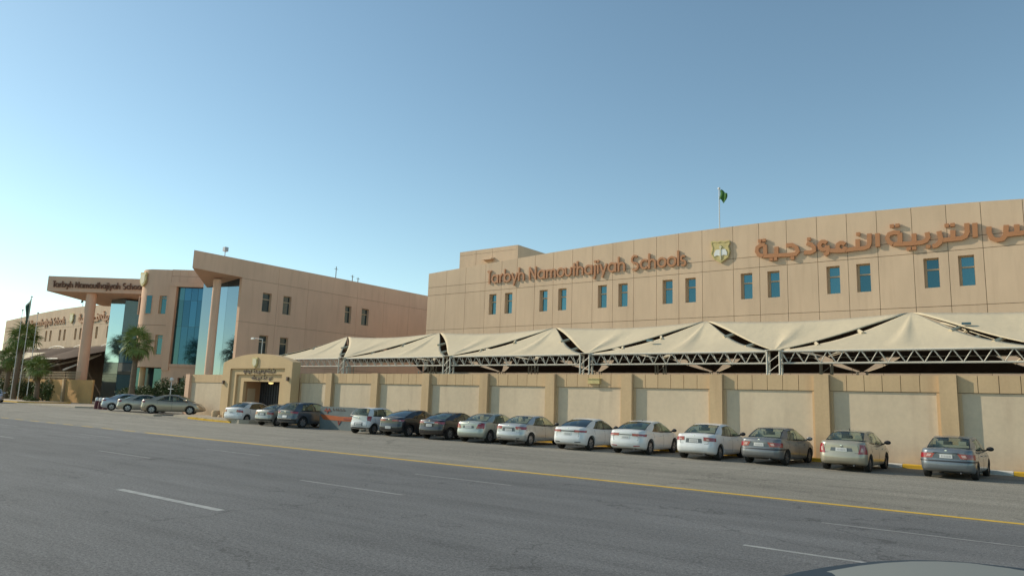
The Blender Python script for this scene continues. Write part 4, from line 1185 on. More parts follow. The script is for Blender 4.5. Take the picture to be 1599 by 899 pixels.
def bush(cx, cy, rx, ry, h, label, mat, seed, n=2600, name='bush'):
    r = random.Random(seed); z0 = gz(cx, cy)
    root = thing(name, (cx, cy, z0), label, 'bush', 'bushes in front of the entrance')
    mb = MB()
    blobs = [(r.uniform(-.65, .65), r.uniform(-.6, .6), r.uniform(.25, .78), r.uniform(.28, .5)) for _ in range(11)]
    for i in range(n):
        bx_, by_, bz_, br = blobs[i % 11]
        while True:
            d = Vector((r.uniform(-1, 1), r.uniform(-1, 1), r.uniform(-1, 1)))
            if .25 < d.length < 1: break
        d = d.normalized()*(br*r.uniform(.6, 1.12))
        p = Vector(((bx_+d.x)*rx, (by_+d.y)*ry, max(.03, (bz_+d.z*.8)*h)))
        a = Vector((r.uniform(-1, 1), r.uniform(-1, 1), r.uniform(-.6, 1))).normalized(); b = a.orthogonal().normalized()
        s = r.uniform(.09, .2)
        mb.add([p, p+a*s+b*s*.35, p+a*s*2, p+a*s-b*s*.35], [(0, 1, 2, 3)])
    o = mb.build('foliage', mat, root, normals=False)
    mb = MB()
    for i in range(7):
        a = 2*pi*i/7; mb.tube((0, 0, 0), (cos(a)*rx*.4, sin(a)*ry*.4, h*.6), .05, .02, 5)
    mb.build('stem', M['bark'], root)
    return root
bush(-86.5, 44.5, 4.4, 2.0, 3.4, 'large dark bush under the tall palm behind the tan car', M['bush'], 11, 5200)
bush(-94.0, 44.8, 4.0, 1.8, 2.6, 'lower dark bush left of the tall palm trunk', M['bush'], 12, 4200)
bush(-82.0, 45.8, 2.6, 1.6, 2.9, 'dark bush beside the glass entrance floor right of the palm', M['bush'], 13, 2600)
bush(-116.2, 42.5, 2.3, 1.5, 2.9, 'green bush behind the flagpoles', M['bushgreen'], 14, 2400)
bush(-126.5, 43.2, 3.2, 1.6, 3.1, 'dark hedge bush below the palms at the left edge', M['bush'], 15, 3000)
bush(-133.5, 43.2, 3.6, 1.6, 3.3, 'dark hedge bush farthest left below the palms', M['bush'], 16, 3000)
bush(-113.6, 40.0, 1.6, .9, .7, 'low yellow green shrub at the foot of the short palm', M['bushgreen'], 17, 900, 'shrub')

# maroon posts, street lamp, red scooter
for i, (x, y) in enumerate(((-80.6, 34.6), (-79.6, 34.55), (-78.6, 34.6))):
    z = gz(x, y); root = thing('barrier_post', (x, y, z), ('maroon post with white top farthest left of three', 'middle of three maroon posts with white tops', 'maroon post with white top nearest the white car')[i], 'post', 'maroon posts by the parked cars')
    mb = MB(); mb.lathe([(0, 0), (.24, 0), (.22, .5), (.17, .85), (0, .85)], (x, y, z), n=12); mb.build('body', M['maroon'], root, smooth=True, world=True)
    mb = MB(); mb.lathe([(0, 0), (.17, 0), (.17, .25), (.12, .33), (0, .35)], (x, y, z+.851), n=12); mb.build('cap', M['emwhite'], root, smooth=True, world=True)
sl = thing('garden_lamp', (-82.6, 43.4, .3), 'white garden lamp post in front of the glass entrance floor', 'lamp')
mb = MB(); mb.tube((-82.6, 43.4, .3), (-82.6, 43.4, 3.5), .06, .05, 8); mb.build('post', M['white_steel'], sl, smooth=True, world=True)
mb = MB(); mb.lathe([(0, 0), (.16, .05), (.22, .2), (.14, .4), (0, .45)], (-82.6, 43.4, 3.5), n=12); mb.build('lamp_head', M['emwhite'], sl, smooth=True, world=True)
mb = MB(); mb.tube((-83.2, 43.4, 2.6), (-82.0, 43.4, 2.6), .04, n=6); mb.build('crossbar', M['white_steel'], sl, world=True)

# grey hoarding with an orange stripe between the dark suv and the white hatchback
hb = thing('advert_board', (-40, 33.4, .33), 'low grey board with an orange stripe between the dark suv and the white hatchback', 'board')
mb = MB(); mb.box(-42.3, -37.9, 33.3, 33.75, gz(-40, 33), 1.62); mb.build('board', M['boardgrey'], hb, world=True)
mb = MB(); mb.prism([(-42.3, 1.08), (-40.2, .98), (-37.9, .98), (-37.9, .70), (-40.0, .68), (-41.9, .72)], 33.285, 33.299); mb.build('stripe', M['orange'], hb, world=True)
mb = MB()
for i, x in enumerate((-40.9, -40.6, -40.4, -40.1, -39.8)):
    stroke(mb, [(x, 1.52), (x+.05, 1.38), (x+.2, 1.40)], .05, 33.28, 33.299, ID)
stroke(mb, [(-38.6, 1.55), (-38.5, 1.25), (-38.3, 1.25)], .06, 33.28, 33.299, ID)
mb.build('print', M['signdark'], hb, world=True)
mb = MB(); stroke(mb, [(-41.7, 1.5), (-41.5, 1.2), (-41.3, 1.5)], .09, 33.27, 33.299, ID); stroke(mb, [(-41.85, 1.35), (-41.15, 1.35)], .08, 33.265, 33.299, ID)
stroke(mb, [(-40.3, .68), (-40.2, .42), (-40.0, .68)], .08, 33.27, 33.299, ID); stroke(mb, [(-39.7, .84), (-38.0, .84)], .12, 33.262, 33.284, ID)
mb.build('emblem_print', plain('rust_print', (.28, .05, .03), .6), hb, world=True)

# ------------------------------------------------------------------ cars
class CarShape:
    def __init__(s, **k):
        s.L = 4.45; s.w = .87; s.clear = .20
        s.deck = [(0, .93), (.06, 1.0), (.35, 1.03), (.75, 1.04), (1.2, .99), (2.2, .94), (3.1, .95), (3.35, .95), (3.9, .84), (4.3, .68), (4.45, .60)]
        s.rb = (.62, 1.03, .69); s.rt = (1.42, 1.385, .56)      # rear glass base / top (x, z, half width)
        s.fb = (3.48, .94, .66); s.ft = (2.55, 1.385, .55)
        s.roofz = 1.45; s.wb = .80; s.wr = .615
        s.sx = (1.02, 3.28); s.sr = (1.50, 2.50)                # side glass: belt x range, rail x range
        s.wheel = (.80, 3.42); s.R = .315; s.bpillar = .50
        s.rearprof = [(0, .12), (.08, .03), (.2, 0), (.42, .0), (.5, .035), (.6, .045), (.8, .05), (.93, .05), (1, .09)]
        s.frontprof = [(0, .16), (.1, .04), (.3, 0), (.5, .03), (.7, .08), (.85, .2), (1, .38)]
        for a, b in k.items(): setattr(s, a, b)
        s.prep()
    def prep(s):
        w = s.w; rx, ry = .38, .30
        h = []
        for i in range(7): t = i/7; y = (w-ry)*t; h.append((.11*(y/w)**2, y))
        xa = .11*((w-ry)/w)**2
        for i in range(9): a = pi/2*i/8; h.append((xa+rx-rx*cos(a), w-ry+ry*sin(a)))
        fx, fy = .75, .42
        n = 26
        for i in range(1, n+1): h.append((lerp(xa+rx, s.L-fx-.1, i/n), w))
        for i in range(1, 9): a = pi/2*i/8; h.append((s.L-fx-.1+fx*sin(a), w-fy+fy*cos(a)))
        x1 = h[-1][0]
        for i in range(1, 6): t = i/5; y = (w-fy)*(1-t); h.append((x1+.10*(1-(y/(w-fy))**2), y))
        s.half = h
        d = [0]
        for a, b in zip(h, h[1:]): d.append(d[-1]+math.hypot(b[0]-a[0], b[1]-a[1]))
        s.d = d
    def zb(s, x): return s.clear + .09*max(0, 1-x/.55)+.05*max(0, 1-(s.L-x)/.6)
    def zt(s, x): return interp(s.deck, x)
    def at(s, x, y, v):
        sy = interp([(0, .90), (.06, .955), (.14, .975), (.3, .995), (.5, 1), (.68, .995), (.8, .975), (.9, .95), (.97, .925), (1, .90)], v)
        c = s.L/2
        X = x
        if x < c: X = x + interp(s.rearprof, v)*max(0, 1-x/1.1)**1.5
        else: X = x - interp(s.frontprof, v)*max(0, 1-(s.L-x)/1.2)**1.5
        z = lerp(s.zb(x), s.zt(X), v)
        return Vector((X, y*sy, z))
    def surf(s, d, z, off=0.):
        """point on the lower body: d = arc length from rear centre (sign = side), z height"""
        sg = 1 if d >= 0 else -1; dd = abs(d)
        D = s.d
        i = 0
        while i < len(D)-2 and D[i+1] < dd: i += 1
        t = (dd-D[i])/(D[i+1]-D[i]); x = lerp(s.half[i][0], s.half[i+1][0], t); y = lerp(s.half[i][1], s.half[i+1][1], t)*sg
        b, tp = s.zb(x), s.zt(x); v = max(0, min(1, (z-b)/(tp-b)))
        p = s.at(x, y, v); p.z = z
        if off:
            e = .02
            a = max(0, min(1, v-.04)); c_ = max(0, min(1, v+.04))
            tx = s.half[i+1][0]-s.half[i][0]; ty = (s.half[i+1][1]-s.half[i][1])*sg
            n_ = Vector((-ty*sg, tx*sg, 0)) if False else Vector((-abs(s.half[i+1][1]-s.half[i][1]), tx*sg, 0))
            if s.half[i][0] > s.L/2: n_ = Vector((abs(s.half[i+1][1]-s.half[i][1]), tx*sg, 0))
            n_.normalize(); p += n_*off
        return p
    def xd(s, x):
        """arc length at which the side has this x"""
        for i in range(len(s.half)-1):
            if s.half[i+1][0] >= x and s.half[i][0] <= x and s.half[i][1] > s.w*.5: return s.d[i]+(x-s.half[i][0])
        return s.d[-1]
    def patch(s, mb, q, off=.008, nu=8, nv=3, side=1):
        """raised patch: q = 4 corners (d,z): lower-in, lower-out, upper-out, upper-in"""
        def F(o):
            def P(u, v):
                a = (lerp(q[0][0], q[1][0], u), lerp(q[0][1], q[1][1], u)); b = (lerp(q[3][0], q[2][0], u), lerp(q[3][1], q[2][1], u))
                return s.surf(side*lerp(a[0], b[0], v), lerp(a[1], b[1], v), o)
            return P
        b0 = len(mb.v); mb.grid(F(off), nu, nv)
        b1 = len(mb.v); mb.grid(F(-.015), nu, nv)
        w = nu+1
        ring_ = [i for i in range(w)]+[j*w+nu for j in range(1, nv+1)]+[nv*w+i for i in range(nu-1, -1, -1)]+[j*w for j in range(nv-1, 0, -1)]
        k = len(ring_)
        for i in range(k):
            a, b = ring_[i], ring_[(i+1) % k]
            mb.f.append((b0+a, b0+b, b1+b, b1+a)); mb.m.append(mb.cm)

SHAPES = {}
def car_meshes(key, s):
    """meshes shared by every car of this shape"""
    if key in SHAPES: return SHAPES[key]
    out = {}
    V = [0, .03, .08, .16, .28, .4, .5, .6, .7, .8, .88, .94, .975, 1]
    h = s.half; N = len(h)
    loop = [(x, y) for x, y in h]+[(x, -y) for x, y in reversed(h[1:-1])]
    m_ = len(loop)
    vs = []; fs = []
    for v in V: vs += [s.at(x, y, v) for x, y in loop]
    for j in range(len(V)-1):
        for i in range(m_): fs.append((j*m_+i, j*m_+(i+1) % m_, (j+1)*m_+(i+1) % m_, (j+1)*m_+i))
    top0 = (len(V)-1)*m_; K = 7
    for k in range(1, K+1):
        f = 1-k/K
        for i, (x, y) in enumerate(loop):
            p = s.at(x, y, 1.0); X = p.x
            yy = p.y*f; X = X+(.10*(1-f)*max(0, 1-X/.5) if X < 1 else -.05*(1-f)*max(0, 1-(s.L-X)/.6))
            vs.append(Vector((X, yy, s.zt(X)+.045*(1-f*f))))
        a = top0+(k-1)*m_; b = top0+k*m_
        for i in range(m_): fs.append((a+i, a+(i+1) % m_, b+(i+1) % m_, b+i))
    bot = len(vs)
    for i, (x, y) in enumerate(loop):
        p = s.at(x, y, 0); vs.append(Vector((p.x, 0, p.z)))
    for i in range(m_): fs.append(((i+1) % m_, i, bot+i, bot+(i+1) % m_))
    me = bpy.data.meshes.new('body'); me.from_pydata([tuple(v) for v in vs], [], fs)
    bm = bmesh.new(); bm.from_mesh(me); bmesh.ops.remove_doubles(bm, verts=bm.verts, dist=2e-4)
    bmesh.ops.dissolve_degenerate(bm, dist=1e-5, edges=bm.edges)
    bmesh.ops.recalc_face_normals(bm, faces=bm.faces); bm.to_mesh(me); bm.free()
    o = bpy.data.objects.new('tmp_body', me); COL.objects.link(o)
    mb = MB()
    for wx in s.wheel:
        for sg in (-1, 1):
            y0, y1 = sorted((sg*(s.w-.26), sg*(s.w+.2)))
            mb.tube((wx, y0, s.R), (wx, y1, s.R), s.R+.055, n=28)
    c = mb.build('tmp_cut', M['black'])
    md = o.modifiers.new('b', 'BOOLEAN'); md.object = c; md.operation = 'DIFFERENCE'; md.solver = 'EXACT'
    dg = bpy.context.evaluated_depsgraph_get(); dg.update()
    me2 = bpy.data.meshes.new_from_object(o.evaluated_get(dg))
    bpy.data.objects.remove(o); bpy.data.objects.remove(c)
    me2.materials.clear(); me2.materials.append(M['black']); me2.materials.append(M['black'])
    for p in me2.polygons:
        cc = p.center; mi = 0
        for wx in s.wheel:
            if math.hypot(cc.x-wx, cc.z-s.R) < s.R+.058 and abs(cc.y) > s.w-.30 and abs(p.normal.y) < .9: mi = 1
            if math.hypot(cc.x-wx, cc.z-s.R) < s.R+.04 and abs(abs(cc.y)-(s.w-.26)) < .01: mi = 1
        if cc.z < s.clear+.02: mi = 1
        p.material_index = mi
    me2.polygons.foreach_set('use_smooth', [True]*len(me2.polygons)); me2.set_sharp_from_angle(angle=radians(40))
    me2.name = 'body'
    out['body'] = me2
    # ---- cabin
    rb, rt, ft, fb = s.rb, s.rt, s.ft, s.fb
    arch = s.roofz-(rt[1]+ft[1])/2
    def rearE(S, t):      # rear glass surface, S -1..1, t 0 base .. 1 top
        bow = .10*(1-S*S)
        return Vector((lerp(rb[0], rt[0], t)-bow+.03*sin(pi*t)*0, S*lerp(rb[2], rt[2], t), lerp(rb[1], rt[1], t)+.035*sin(pi*t)+.03*(1-S*S)*t))
    def frontE(S, t):
        bow = .14*(1-S*S)
        return Vector((lerp(fb[0], ft[0], t)+bow, S*lerp(fb[2], ft[2], t), lerp(fb[1], ft[1], t)+.035*sin(pi*t)+.03*(1-S*S)*t))
    def roofP(S, t):
        a, b = rearE(S, 1), frontE(S, 1)
        p = a.lerp(b, t); p.z += arch*(1-(2*t-1)**2)*.9; p.y *= 1+.10*(1-(2*t-1)**2); return p
    def beltP(t):
        x = lerp(s.sx[0], s.sx[1], t); return Vector((x, s.w*.912, s.zt(x)-.005))
    def railP(t):
        x = lerp(s.sr[0], s.sr[1], t); z = lerp(rt[1], ft[1], t)+arch*.9*(1-(2*t-1)**2)-.045
        return Vector((x, s.wr*(1+.09*(1-(2*t-1)**2)), z))
    def sideP(t, v, sg, off=0):
        p = beltP(t).lerp(railP(t), v); p.y += .035*sin(pi*v); p.y += off; p.y *= sg; return p
    fr = MB()
    fr.grid(lambda u, v: roofP(2*u-1, v), 10, 12)
    for sg in (-1, 1):
        fr.grid(lambda u, v: roofP(sg, v).lerp(sideP(v, 1, sg), u), 2, 12)                    # rail
        fr.grid(lambda u, v: rearE(sg, v).lerp(sideP(0, v, sg), u), 4, 8)                      # C pillar
        fr.grid(lambda u, v: frontE(sg, v).lerp(sideP(1, v, sg), u), 2, 8)                     # A pillar
    out['frame'] = (fr, None)
    rg = MB(); rg.grid(lambda u, v: rearE(lerp(-.97, .97, u), lerp(.02, .95, v)), 12, 8); out['rear'] = rg
    rs = MB()  # black seal round rear glass
    out['windscreen'] = MB().grid(lambda u, v: frontE(lerp(-.97, .97, u), lerp(.02, .97, v)), 12, 8)
    def border(F, u0, u1, v0, v1, t, n=10):
        m2 = MB()
        m2.grid(lambda u, v: F(lerp(u0, u1, u), lerp(v0, v0+t, v)), n, 1); m2.grid(lambda u, v: F(lerp(u0, u1, u), lerp(v1-t, v1, v)), n, 1)
        return m2
    sides = {}
    bpl = s.bpillar
    for sg, nm in ((-1, 'r'), (1, 'l')):
        rw = MB().grid(lambda u, v: sideP(lerp(.015, bpl-.02, u), lerp(.03, .93, v), sg), 8, 6)
        fw_ = MB().grid(lambda u, v: sideP(lerp(bpl+.02, .985, u), lerp(.03, .93, v), sg), 8, 6)
        sides[nm] = (rw, fw_)
        fr.grid(lambda u, v: sideP(u, lerp(.93, 1, v), sg), 12, 1)
        fr.grid(lambda u, v: sideP(lerp(0, .015, u), v, sg), 1, 6)
    out['sides'] = sides
    bp_ = MB()
    for sg in (-1, 1):
        bp_.grid(lambda u, v: sideP(lerp(bpl-.02, bpl+.02, u), v, sg, .002), 2, 6)
        bp_.grid(lambda u, v: sideP(u, lerp(-.015, .03, v), sg, .004), 12, 1)
        bp_.grid(lambda u, v: sideP(u, lerp(.925, .95, v), sg, .004), 12, 1)
        bp_.grid(lambda u, v: sideP(lerp(.13, .15, u), lerp(.03, .93, v), sg, .003), 1, 6)
        bp_.grid(lambda u, v: sideP(lerp(.90, .925, u), lerp(.03, .93, v), sg, .003), 1, 6)
    bp_.grid(lambda u, v: rearE(2*u-1, lerp(-.02, .03, v))+Vector((-.004, 0, .004)), 12, 1)
    bp_.grid(lambda u, v: rearE(lerp(-1, 1, u), lerp(.94, 1, v))+Vector((-.002, 0, .004)), 12, 1)
    for sg in (-1, 1): bp_.grid(lambda u, v: rearE(sg*lerp(.95, 1, u), v)+Vector((-.003, 0, .003)), 1, 8)
    bp_.grid(lambda u, v: frontE(2*u-1, lerp(-.02, .04, v))+Vector((.004, 0, .004)), 12, 1)
    out['trim'] = bp_
    it = MB()
    it.grid(lambda u, v: Vector((lerp(rb[0]+.12, fb[0]-.1, v), (2*u-1)*s.w*.84, s.zt(lerp(rb[0]+.12, fb[0]-.1, v))+.052)), 2, 8)
    out['floor'] = it
    ws = bpy.data.meshes
    SHAPES[key] = out
    return out

def wheel_mesh(R, wd=.2):
    mb = MB(); w = wd
    mb.lathe([(R*.62, -w*.42), (R*.66, -w*.5), (R*.93, -w*.5), (R*.99, -w*.36), (R, 0), (R*.99, w*.36), (R*.93, w*.5), (R*.66, w*.5), (R*.62, w*.42)], axis='y', n=28)
    return mb
def rim_mesh(R, spokes=7):
    mb = MB()
    mb.lathe([(R*.66, -.098), (R*.66, -.085), (R*.58, -.07), (R*.58, .06)], axis='y', n=28)
    mb.lathe([(0, -.045), (R*.6, -.045)], axis='y', n=28)
    mb.lathe([(0, -.10), (R*.13, -.10), (R*.16, -.08)], axis='y', n=14)
    return mb
def spoke_mesh(R, n=7, w=.05):
    mb = MB()
    for i in range(n):
        a = 2*pi*i/n; c_, s_ = cos(a), sin(a)
        def T(r_, t, y): return (r_*c_-t*s_, y, r_*s_+t*c_)
        mb.add([T(R*.1, -w*.6, -.085), T(R*.1, w*.6, -.085), T(R*.61, w, -.078), T(R*.61, -w, -.078), T(R*.1, -w*.6, -.06), T(R*.1, w*.6, -.06), T(R*.61, w, -.055), T(R*.61, -w, -.055)],
               [(0, 1, 2, 3), (4, 7, 6, 5), (0, 4, 5, 1), (1, 5, 6, 2), (2, 6, 7, 3), (3, 7, 4, 0)])
    return mb
WM = {}
def get_mesh(key, fn, mats, smooth=True):
    if key not in WM:
        o = fn().build(key.split('|')[0], mats, smooth=smooth); WM[key] = o.data
        bpy.data.objects.remove(o)
    return WM[key]
def link(me, name, parent, loc=(0, 0, 0), rz=0):
    o = bpy.data.objects.new(name, me); COL.objects.link(o); o.parent = parent; o.location = loc; o.rotation_euler = (0, 0, rz); return o

def make_car(name, key, shape, loc, yaw, paint, label, cat='car', lamps=(), glass='cglass', sideglass=None, plate=(.64, .26), platebox=None,
             bumper_dark=None, scale=1., rimmat='rim', spokes=7, seat='seat', extras=(), group='cars parked along the boundary wall', strip_=None, mirror=None, antenna=None, badge=True, handle=None):
    """heading = local +x; the rear bumper centre sits at loc"""
    root = thing(name, loc, label, cat, group, yaw)
    root.scale = (scale, scale, scale)
    s = shape; ms = car_meshes(key, s)
    # body gets its own paint while the mesh shape is shared
    bme = ms['body'].copy(); bme.materials.clear(); bme.materials.append(paint); bme.materials.append(M['black'])
    link(bme, 'body', root)
    def lm(mbx, nm, mat, smooth=True):
        kk = nm+'|'+key+'|'+mat.name
        if kk not in WM:
            m2 = MB(); m2.v = list(mbx.v); m2.f = list(mbx.f); m2.m = list(mbx.m)
            o = m2.build(nm, mat, smooth=smooth, normals=False, merge=True); WM[kk] = o.data; bpy.data.objects.remove(o)
        return link(WM[kk], nm, root)
    cf = lm(ms['frame'][0], 'roof', paint)
    lm(ms['rear'], 'rear_window', M[glass]); lm(ms['windscreen'], 'windscreen', M[glass])
    for nm in ('l', 'r'):
        a, b = ms['sides'][nm]
        g2 = M[sideglass or glass]
        for kx, g_ in (('a', a), ('b', b)):
            kk = 'side_window|'+key+nm+kx+g2.name
            if kk not in WM:
                o = g_.build('side_window', g2, smooth=True, normals=False); WM[kk] = o.data; bpy.data.objects.remove(o)
            link(WM[kk], 'side_window', root)
    lm(ms['trim'], 'window_trim', M['black'])
    lm(ms['floor'], 'cabin_floor', M['interior'])
    # seats
    def seat_fn():
        mb = MB()
        mb.grid(lambda u, v: (-.10-.16*v+.05*sin(pi*u)*-1, (u-.5)*.46, v*.52), 6, 4)
        mb.grid(lambda u, v: (.0-.16*v, (u-.5)*.46, v*.52), 6, 4)
        mb.box(-.31, -.16, -.13, .13, .53, .70)
        mb.box(-.26, -.02, -.23, .23, 0, .5)
        return mb
    sm = get_mesh('seat|'+seat, seat_fn, M[seat])
    zf = s.zt(2.2)-.20
    fx_ = lerp(s.sx[0], s.sx[1], .60)
    for y in (-.36, .36): link(sm, 'front_seat', root, (fx_, y, zf))
    rx_ = lerp(s.sx[0], s.sx[1], .18)
    def bench():
        mb = MB(); mb.box(-.25, -.05, -.58, .58, 0, .42)
        for y in (-.36, .36): mb.box(-.24, -.12, y-.12, y+.12, .43, .56)
        return mb
    link(get_mesh('bench|'+seat, bench, M[seat]), 'rear_seat', root, (rx_, 0, zf))
    # wheels
    tm = get_mesh('wheel|%.3f' % s.R, lambda: wheel_mesh(s.R), M['rubber'])
    rm = get_mesh('rimdish|%.3f' % s.R, lambda: rim_mesh(s.R), M['rimdark'])
    sp = get_mesh('spokes|%.3f|%d|%s' % (s.R, spokes, rimmat), lambda: spoke_mesh(s.R, spokes, .022+.13/spokes), M[rimmat], False)
    for wx in s.wheel:
        for sg in (-1, 1):
            w_ = link(tm, 'wheel', root, (wx, sg*(s.w-.115), s.R), 0 if sg < 0 else pi)
            r_ = link(rm, 'rim', w_); link(sp, 'spokes', w_)
    # tail lamps
    for sd in (-1, 1):
        base = None
        for i, (q, mt) in enumerate(lamps):
            mb = MB(); s.patch(mb, q, .012+.006*i, 8, 3, sd)
            base = mb.build('tail_lamp' if i == 0 else 'lamp_insert', M[mt], root if i == 0 else base, smooth=True)
    # plate and its recess
    pz, pw = plate
    if platebox:
        mb = MB(); x1, x2, z0, z1 = platebox
        mb2 = s
        s.patch(mb, [(-x1, z0), (x1, z0), (x2, z1), (-x2, z1)], .004, 10, 2)
        mb.build('plate_recess', M['black'] if not extras or 'softrecess' not in extras else M['recess'], root, smooth=True)
    mb = MB(); s.patch(mb, [(-pw, pz-.065), (pw, pz-.065), (pw, pz+.065), (-pw, pz+.065)], .014, 6, 1)
    pl = mb.build('number_plate', M['plate'], root)
    mb = MB()
    for kx in (-.75, -.55, -.3, -.1, .12, .38, .62): s.patch(mb, [(kx*pw, pz-.035), (kx*pw+.025, pz-.035), (kx*pw+.025, pz+.03), (kx*pw, pz+.03)], .0165, 1, 1)
    mb.build('plate_marks', M['platemark'], pl)['kind'] = 'stuff'
    if badge:
        mb = MB(); bz = pz+.22 if badge is True else badge
        p = s.surf(0, bz, .014); mb.lathe([(0, 0), (.045, 0), (.04, .012), (0, .014)], (0, 0, 0), n=12)
        mb.v = [(p.x-z_, x_*1.2+0, p.z+y_) for (x_, y_, z_) in mb.v]
        mb.build('badge', M['chrome'], root)
    # seams: boot lid, doors, fuel flap
    gap = MB()
    bz0 = pz-.12
    for sd in (-1, 1):
        s.patch(gap, [(.60, bz0), (.612, bz0), (.612, .98), (.60, .98)], .003, 1, 5, sd)
        for fx in (s.sx[0]+.12, lerp(s.sx[0], s.sx[1], s.bpillar), s.sx[1]+.02):
            d = s.xd(fx)
            if abs(fx-s.wheel[0]) < s.R+.05: zlo = s.R+s.R+.08
            else: zlo = s.clear+.12
            s.patch(gap, [(d, zlo), (d+.012, zlo), (d+.012, s.zt(fx)-.06), (d, s.zt(fx)-.06)], .003, 1, 5, sd)
    s.patch(gap, [(-.6, bz0), (.6, bz0), (.6, bz0+.012), (-.6, bz0+.012)], .003, 10, 1)
    gap.build('panel_gap', M['black'], root)['kind'] = 'stuff'
    # handles
    for sd in (-1, 1):
        for fx in (lerp(s.sx[0], s.sx[1], s.bpillar)-.33, s.sx[1]-.98+.0 if False else lerp(s.sx[0], s.sx[1], s.bpillar)+.62):
            d = s.xd(fx); mb = MB(); z = s.zt(fx)-.16
            s.patch(mb, [(d, z-.018), (d+.17, z-.012), (d+.17, z+.014), (d, z+.014)], .035, 3, 1, sd)
            mb.build('door_handle', handle or paint, root)
    # lower rear bumper
    if bumper_dark:
        z0, z1 = bumper_dark
        mb = MB()
        for sd in (-1, 1): s.patch(mb, [(0, z0), (.95, z0+.03), (.95, z1), (0, z1)], .006, 10, 2, sd)
        mb.build('bumper_valance', M['black'], root, smooth=True)
    if strip_:
        z0, z1, dmax = strip_
        mb = MB()
        for sd in (-1, 1): s.patch(mb, [(0, z0), (dmax, z0), (dmax, z1), (0, z1)], .016, 14, 1, sd)
        mb.build('bumper_strip', M['black'], root, smooth=True)
    for e in extras:
        if isinstance(e, tuple):
            nm, q, mt, mirrored = e
            for sd in ((-1, 1) if mirrored else (1,)):
                mb = MB(); s.patch(mb, q, .018, 8, 2, sd); mb.build(nm, M[mt], root, smooth=True)
    # exhaust
    mb = MB(); mb.tube((.06, -.42, .24), (.30, -.42, .25), .028, n=8); mb.build('exhaust_pipe', M['rimdark'], root)
    # headlamps
    for sd in (-1, 1):
        D = s.d[-1]
        mb = MB(); s.patch(mb, [(D-.42, .58), (D-1.05, .62), (D-1.15, .72), (D-.45, .66)], .012, 6, 2, sd); mb.build('headlamp', M['clear'] if False else M['chrome'], root)
    # mirrors
    for sd in (-1, 1):
        p = Vector((s.sx[1]-.18, sd*s.w*.90, s.zt(s.sx[1])+.03))
        mb = MB(); mb.tube(p+Vector((0, sd*-.03, -.02)), p+Vector((0, sd*.10, .02)), .028, n=6)
        c0 = p+Vector((0, sd*.19, .06))
        def blob(u, v):
            a = 2*pi*u; b = pi*(v-.5)
            return (c0.x+.075*cos(b)*cos(a)*(1.2 if cos(a) > 0 else .55), c0.y+.125*cos(b)*sin(a), c0.z+.082*sin(b))
        mb.grid(blob, 14, 8)
        mb.build('side_mirror', mirror or paint, root, smooth=True)
    if antenna:
        mb = MB(); ax_, az = antenna
        mb.tube((ax_, 0, s.roofz-.005), (ax_-.10, 0, s.roofz+az), .014, .006, 5)
        mb.build('antenna', M['black'], root)
    return root

M['recess'] = plain('plate_recess_grey', (.10, .12, .13), .5)
SED = CarShape()
SEDL = CarShape(L=4.62, w=.885, deck=[(0, .95), (.06, 1.03), (.35, 1.06), (.7, 1.07), (1.2, 1.02), (2.2, .97), (3.2, .97), (3.5, .96), (4.0, .86), (4.45, .70), (4.62, .60)],
                rb=(.55, 1.06, 0.72), rt=(1.55, 1.40, 0.58), fb=(3.62, .96, .68), ft=(2.65, 1.40, 0.57), roofz=1.465, sx=(1.10, 3.42), sr=(1.70, 2.60), wheel=(.86, 3.56), R=.33)
SEDT = CarShape(L=4.4, w=.855, deck=[(0, .97), (.06, 1.06), (.35, 1.09), (.7, 1.10), (1.2, 1.02), (2.2, .96), (3.1, .96), (3.35, .95), (3.85, .84), (4.25, .68), (4.4, .60)],
                rb=(.50, 1.08, 0.68), rt=(1.22, 1.42, 0.56), fb=(3.42, .95, .65), ft=(2.5, 1.42, 0.55), roofz=1.49, sx=(.92, 3.22), sr=(1.32, 2.45), wheel=(.78, 3.3), R=.31)
ALM = CarShape(L=4.45, w=.85, deck=[(0, .92), (.05, .99), (.3, 1.02), (.65, 1.04), (1.2, .98), (2.2, .93), (3.1, .93), (3.35, .92), (3.9, .82), (4.3, .67), (4.45, .58)],
               rb=(.58, 1.03, 0.68), rt=(1.30, 1.385, 0.56), fb=(3.46, .92, .65), ft=(2.5, 1.385, 0.55), roofz=1.45, sx=(.98, 3.25), sr=(1.42, 2.45), wheel=(.86, 3.4), R=.30)
HAT = CarShape(L=3.6, w=.80, deck=[(0, .98), (.05, 1.02), (.3, 1.03), (1.0, 1.0), (2.0, .97), (2.5, .97), (2.75, .96), (3.2, .86), (3.5, .72), (3.6, .62)],
               rb=(.06, 1.03, 0.68), rt=(.36, 1.42, 0.56), fb=(2.85, .97, .62), ft=(1.95, 1.43, 0.53), roofz=1.49, sx=(.42, 2.66), sr=(.55, 1.92), wheel=(.55, 2.93), R=.295)
SUV = CarShape(L=4.3, w=.90, clear=.26, deck=[(0, 1.02), (.05, 1.08), (.3, 1.10), (1.0, 1.07), (2.0, 1.05), (3.0, 1.05), (3.25, 1.04), (3.8, .98), (4.15, .84), (4.3, .70)],
               rb=(.12, 1.10, 0.74), rt=(.62, 1.53, 0.61), fb=(3.32, 1.05, .70), ft=(2.4, 1.54, 0.59), roofz=1.62, wr=.66, sx=(.62, 3.12), sr=(.88, 2.35), wheel=(.80, 3.4), R=.36)

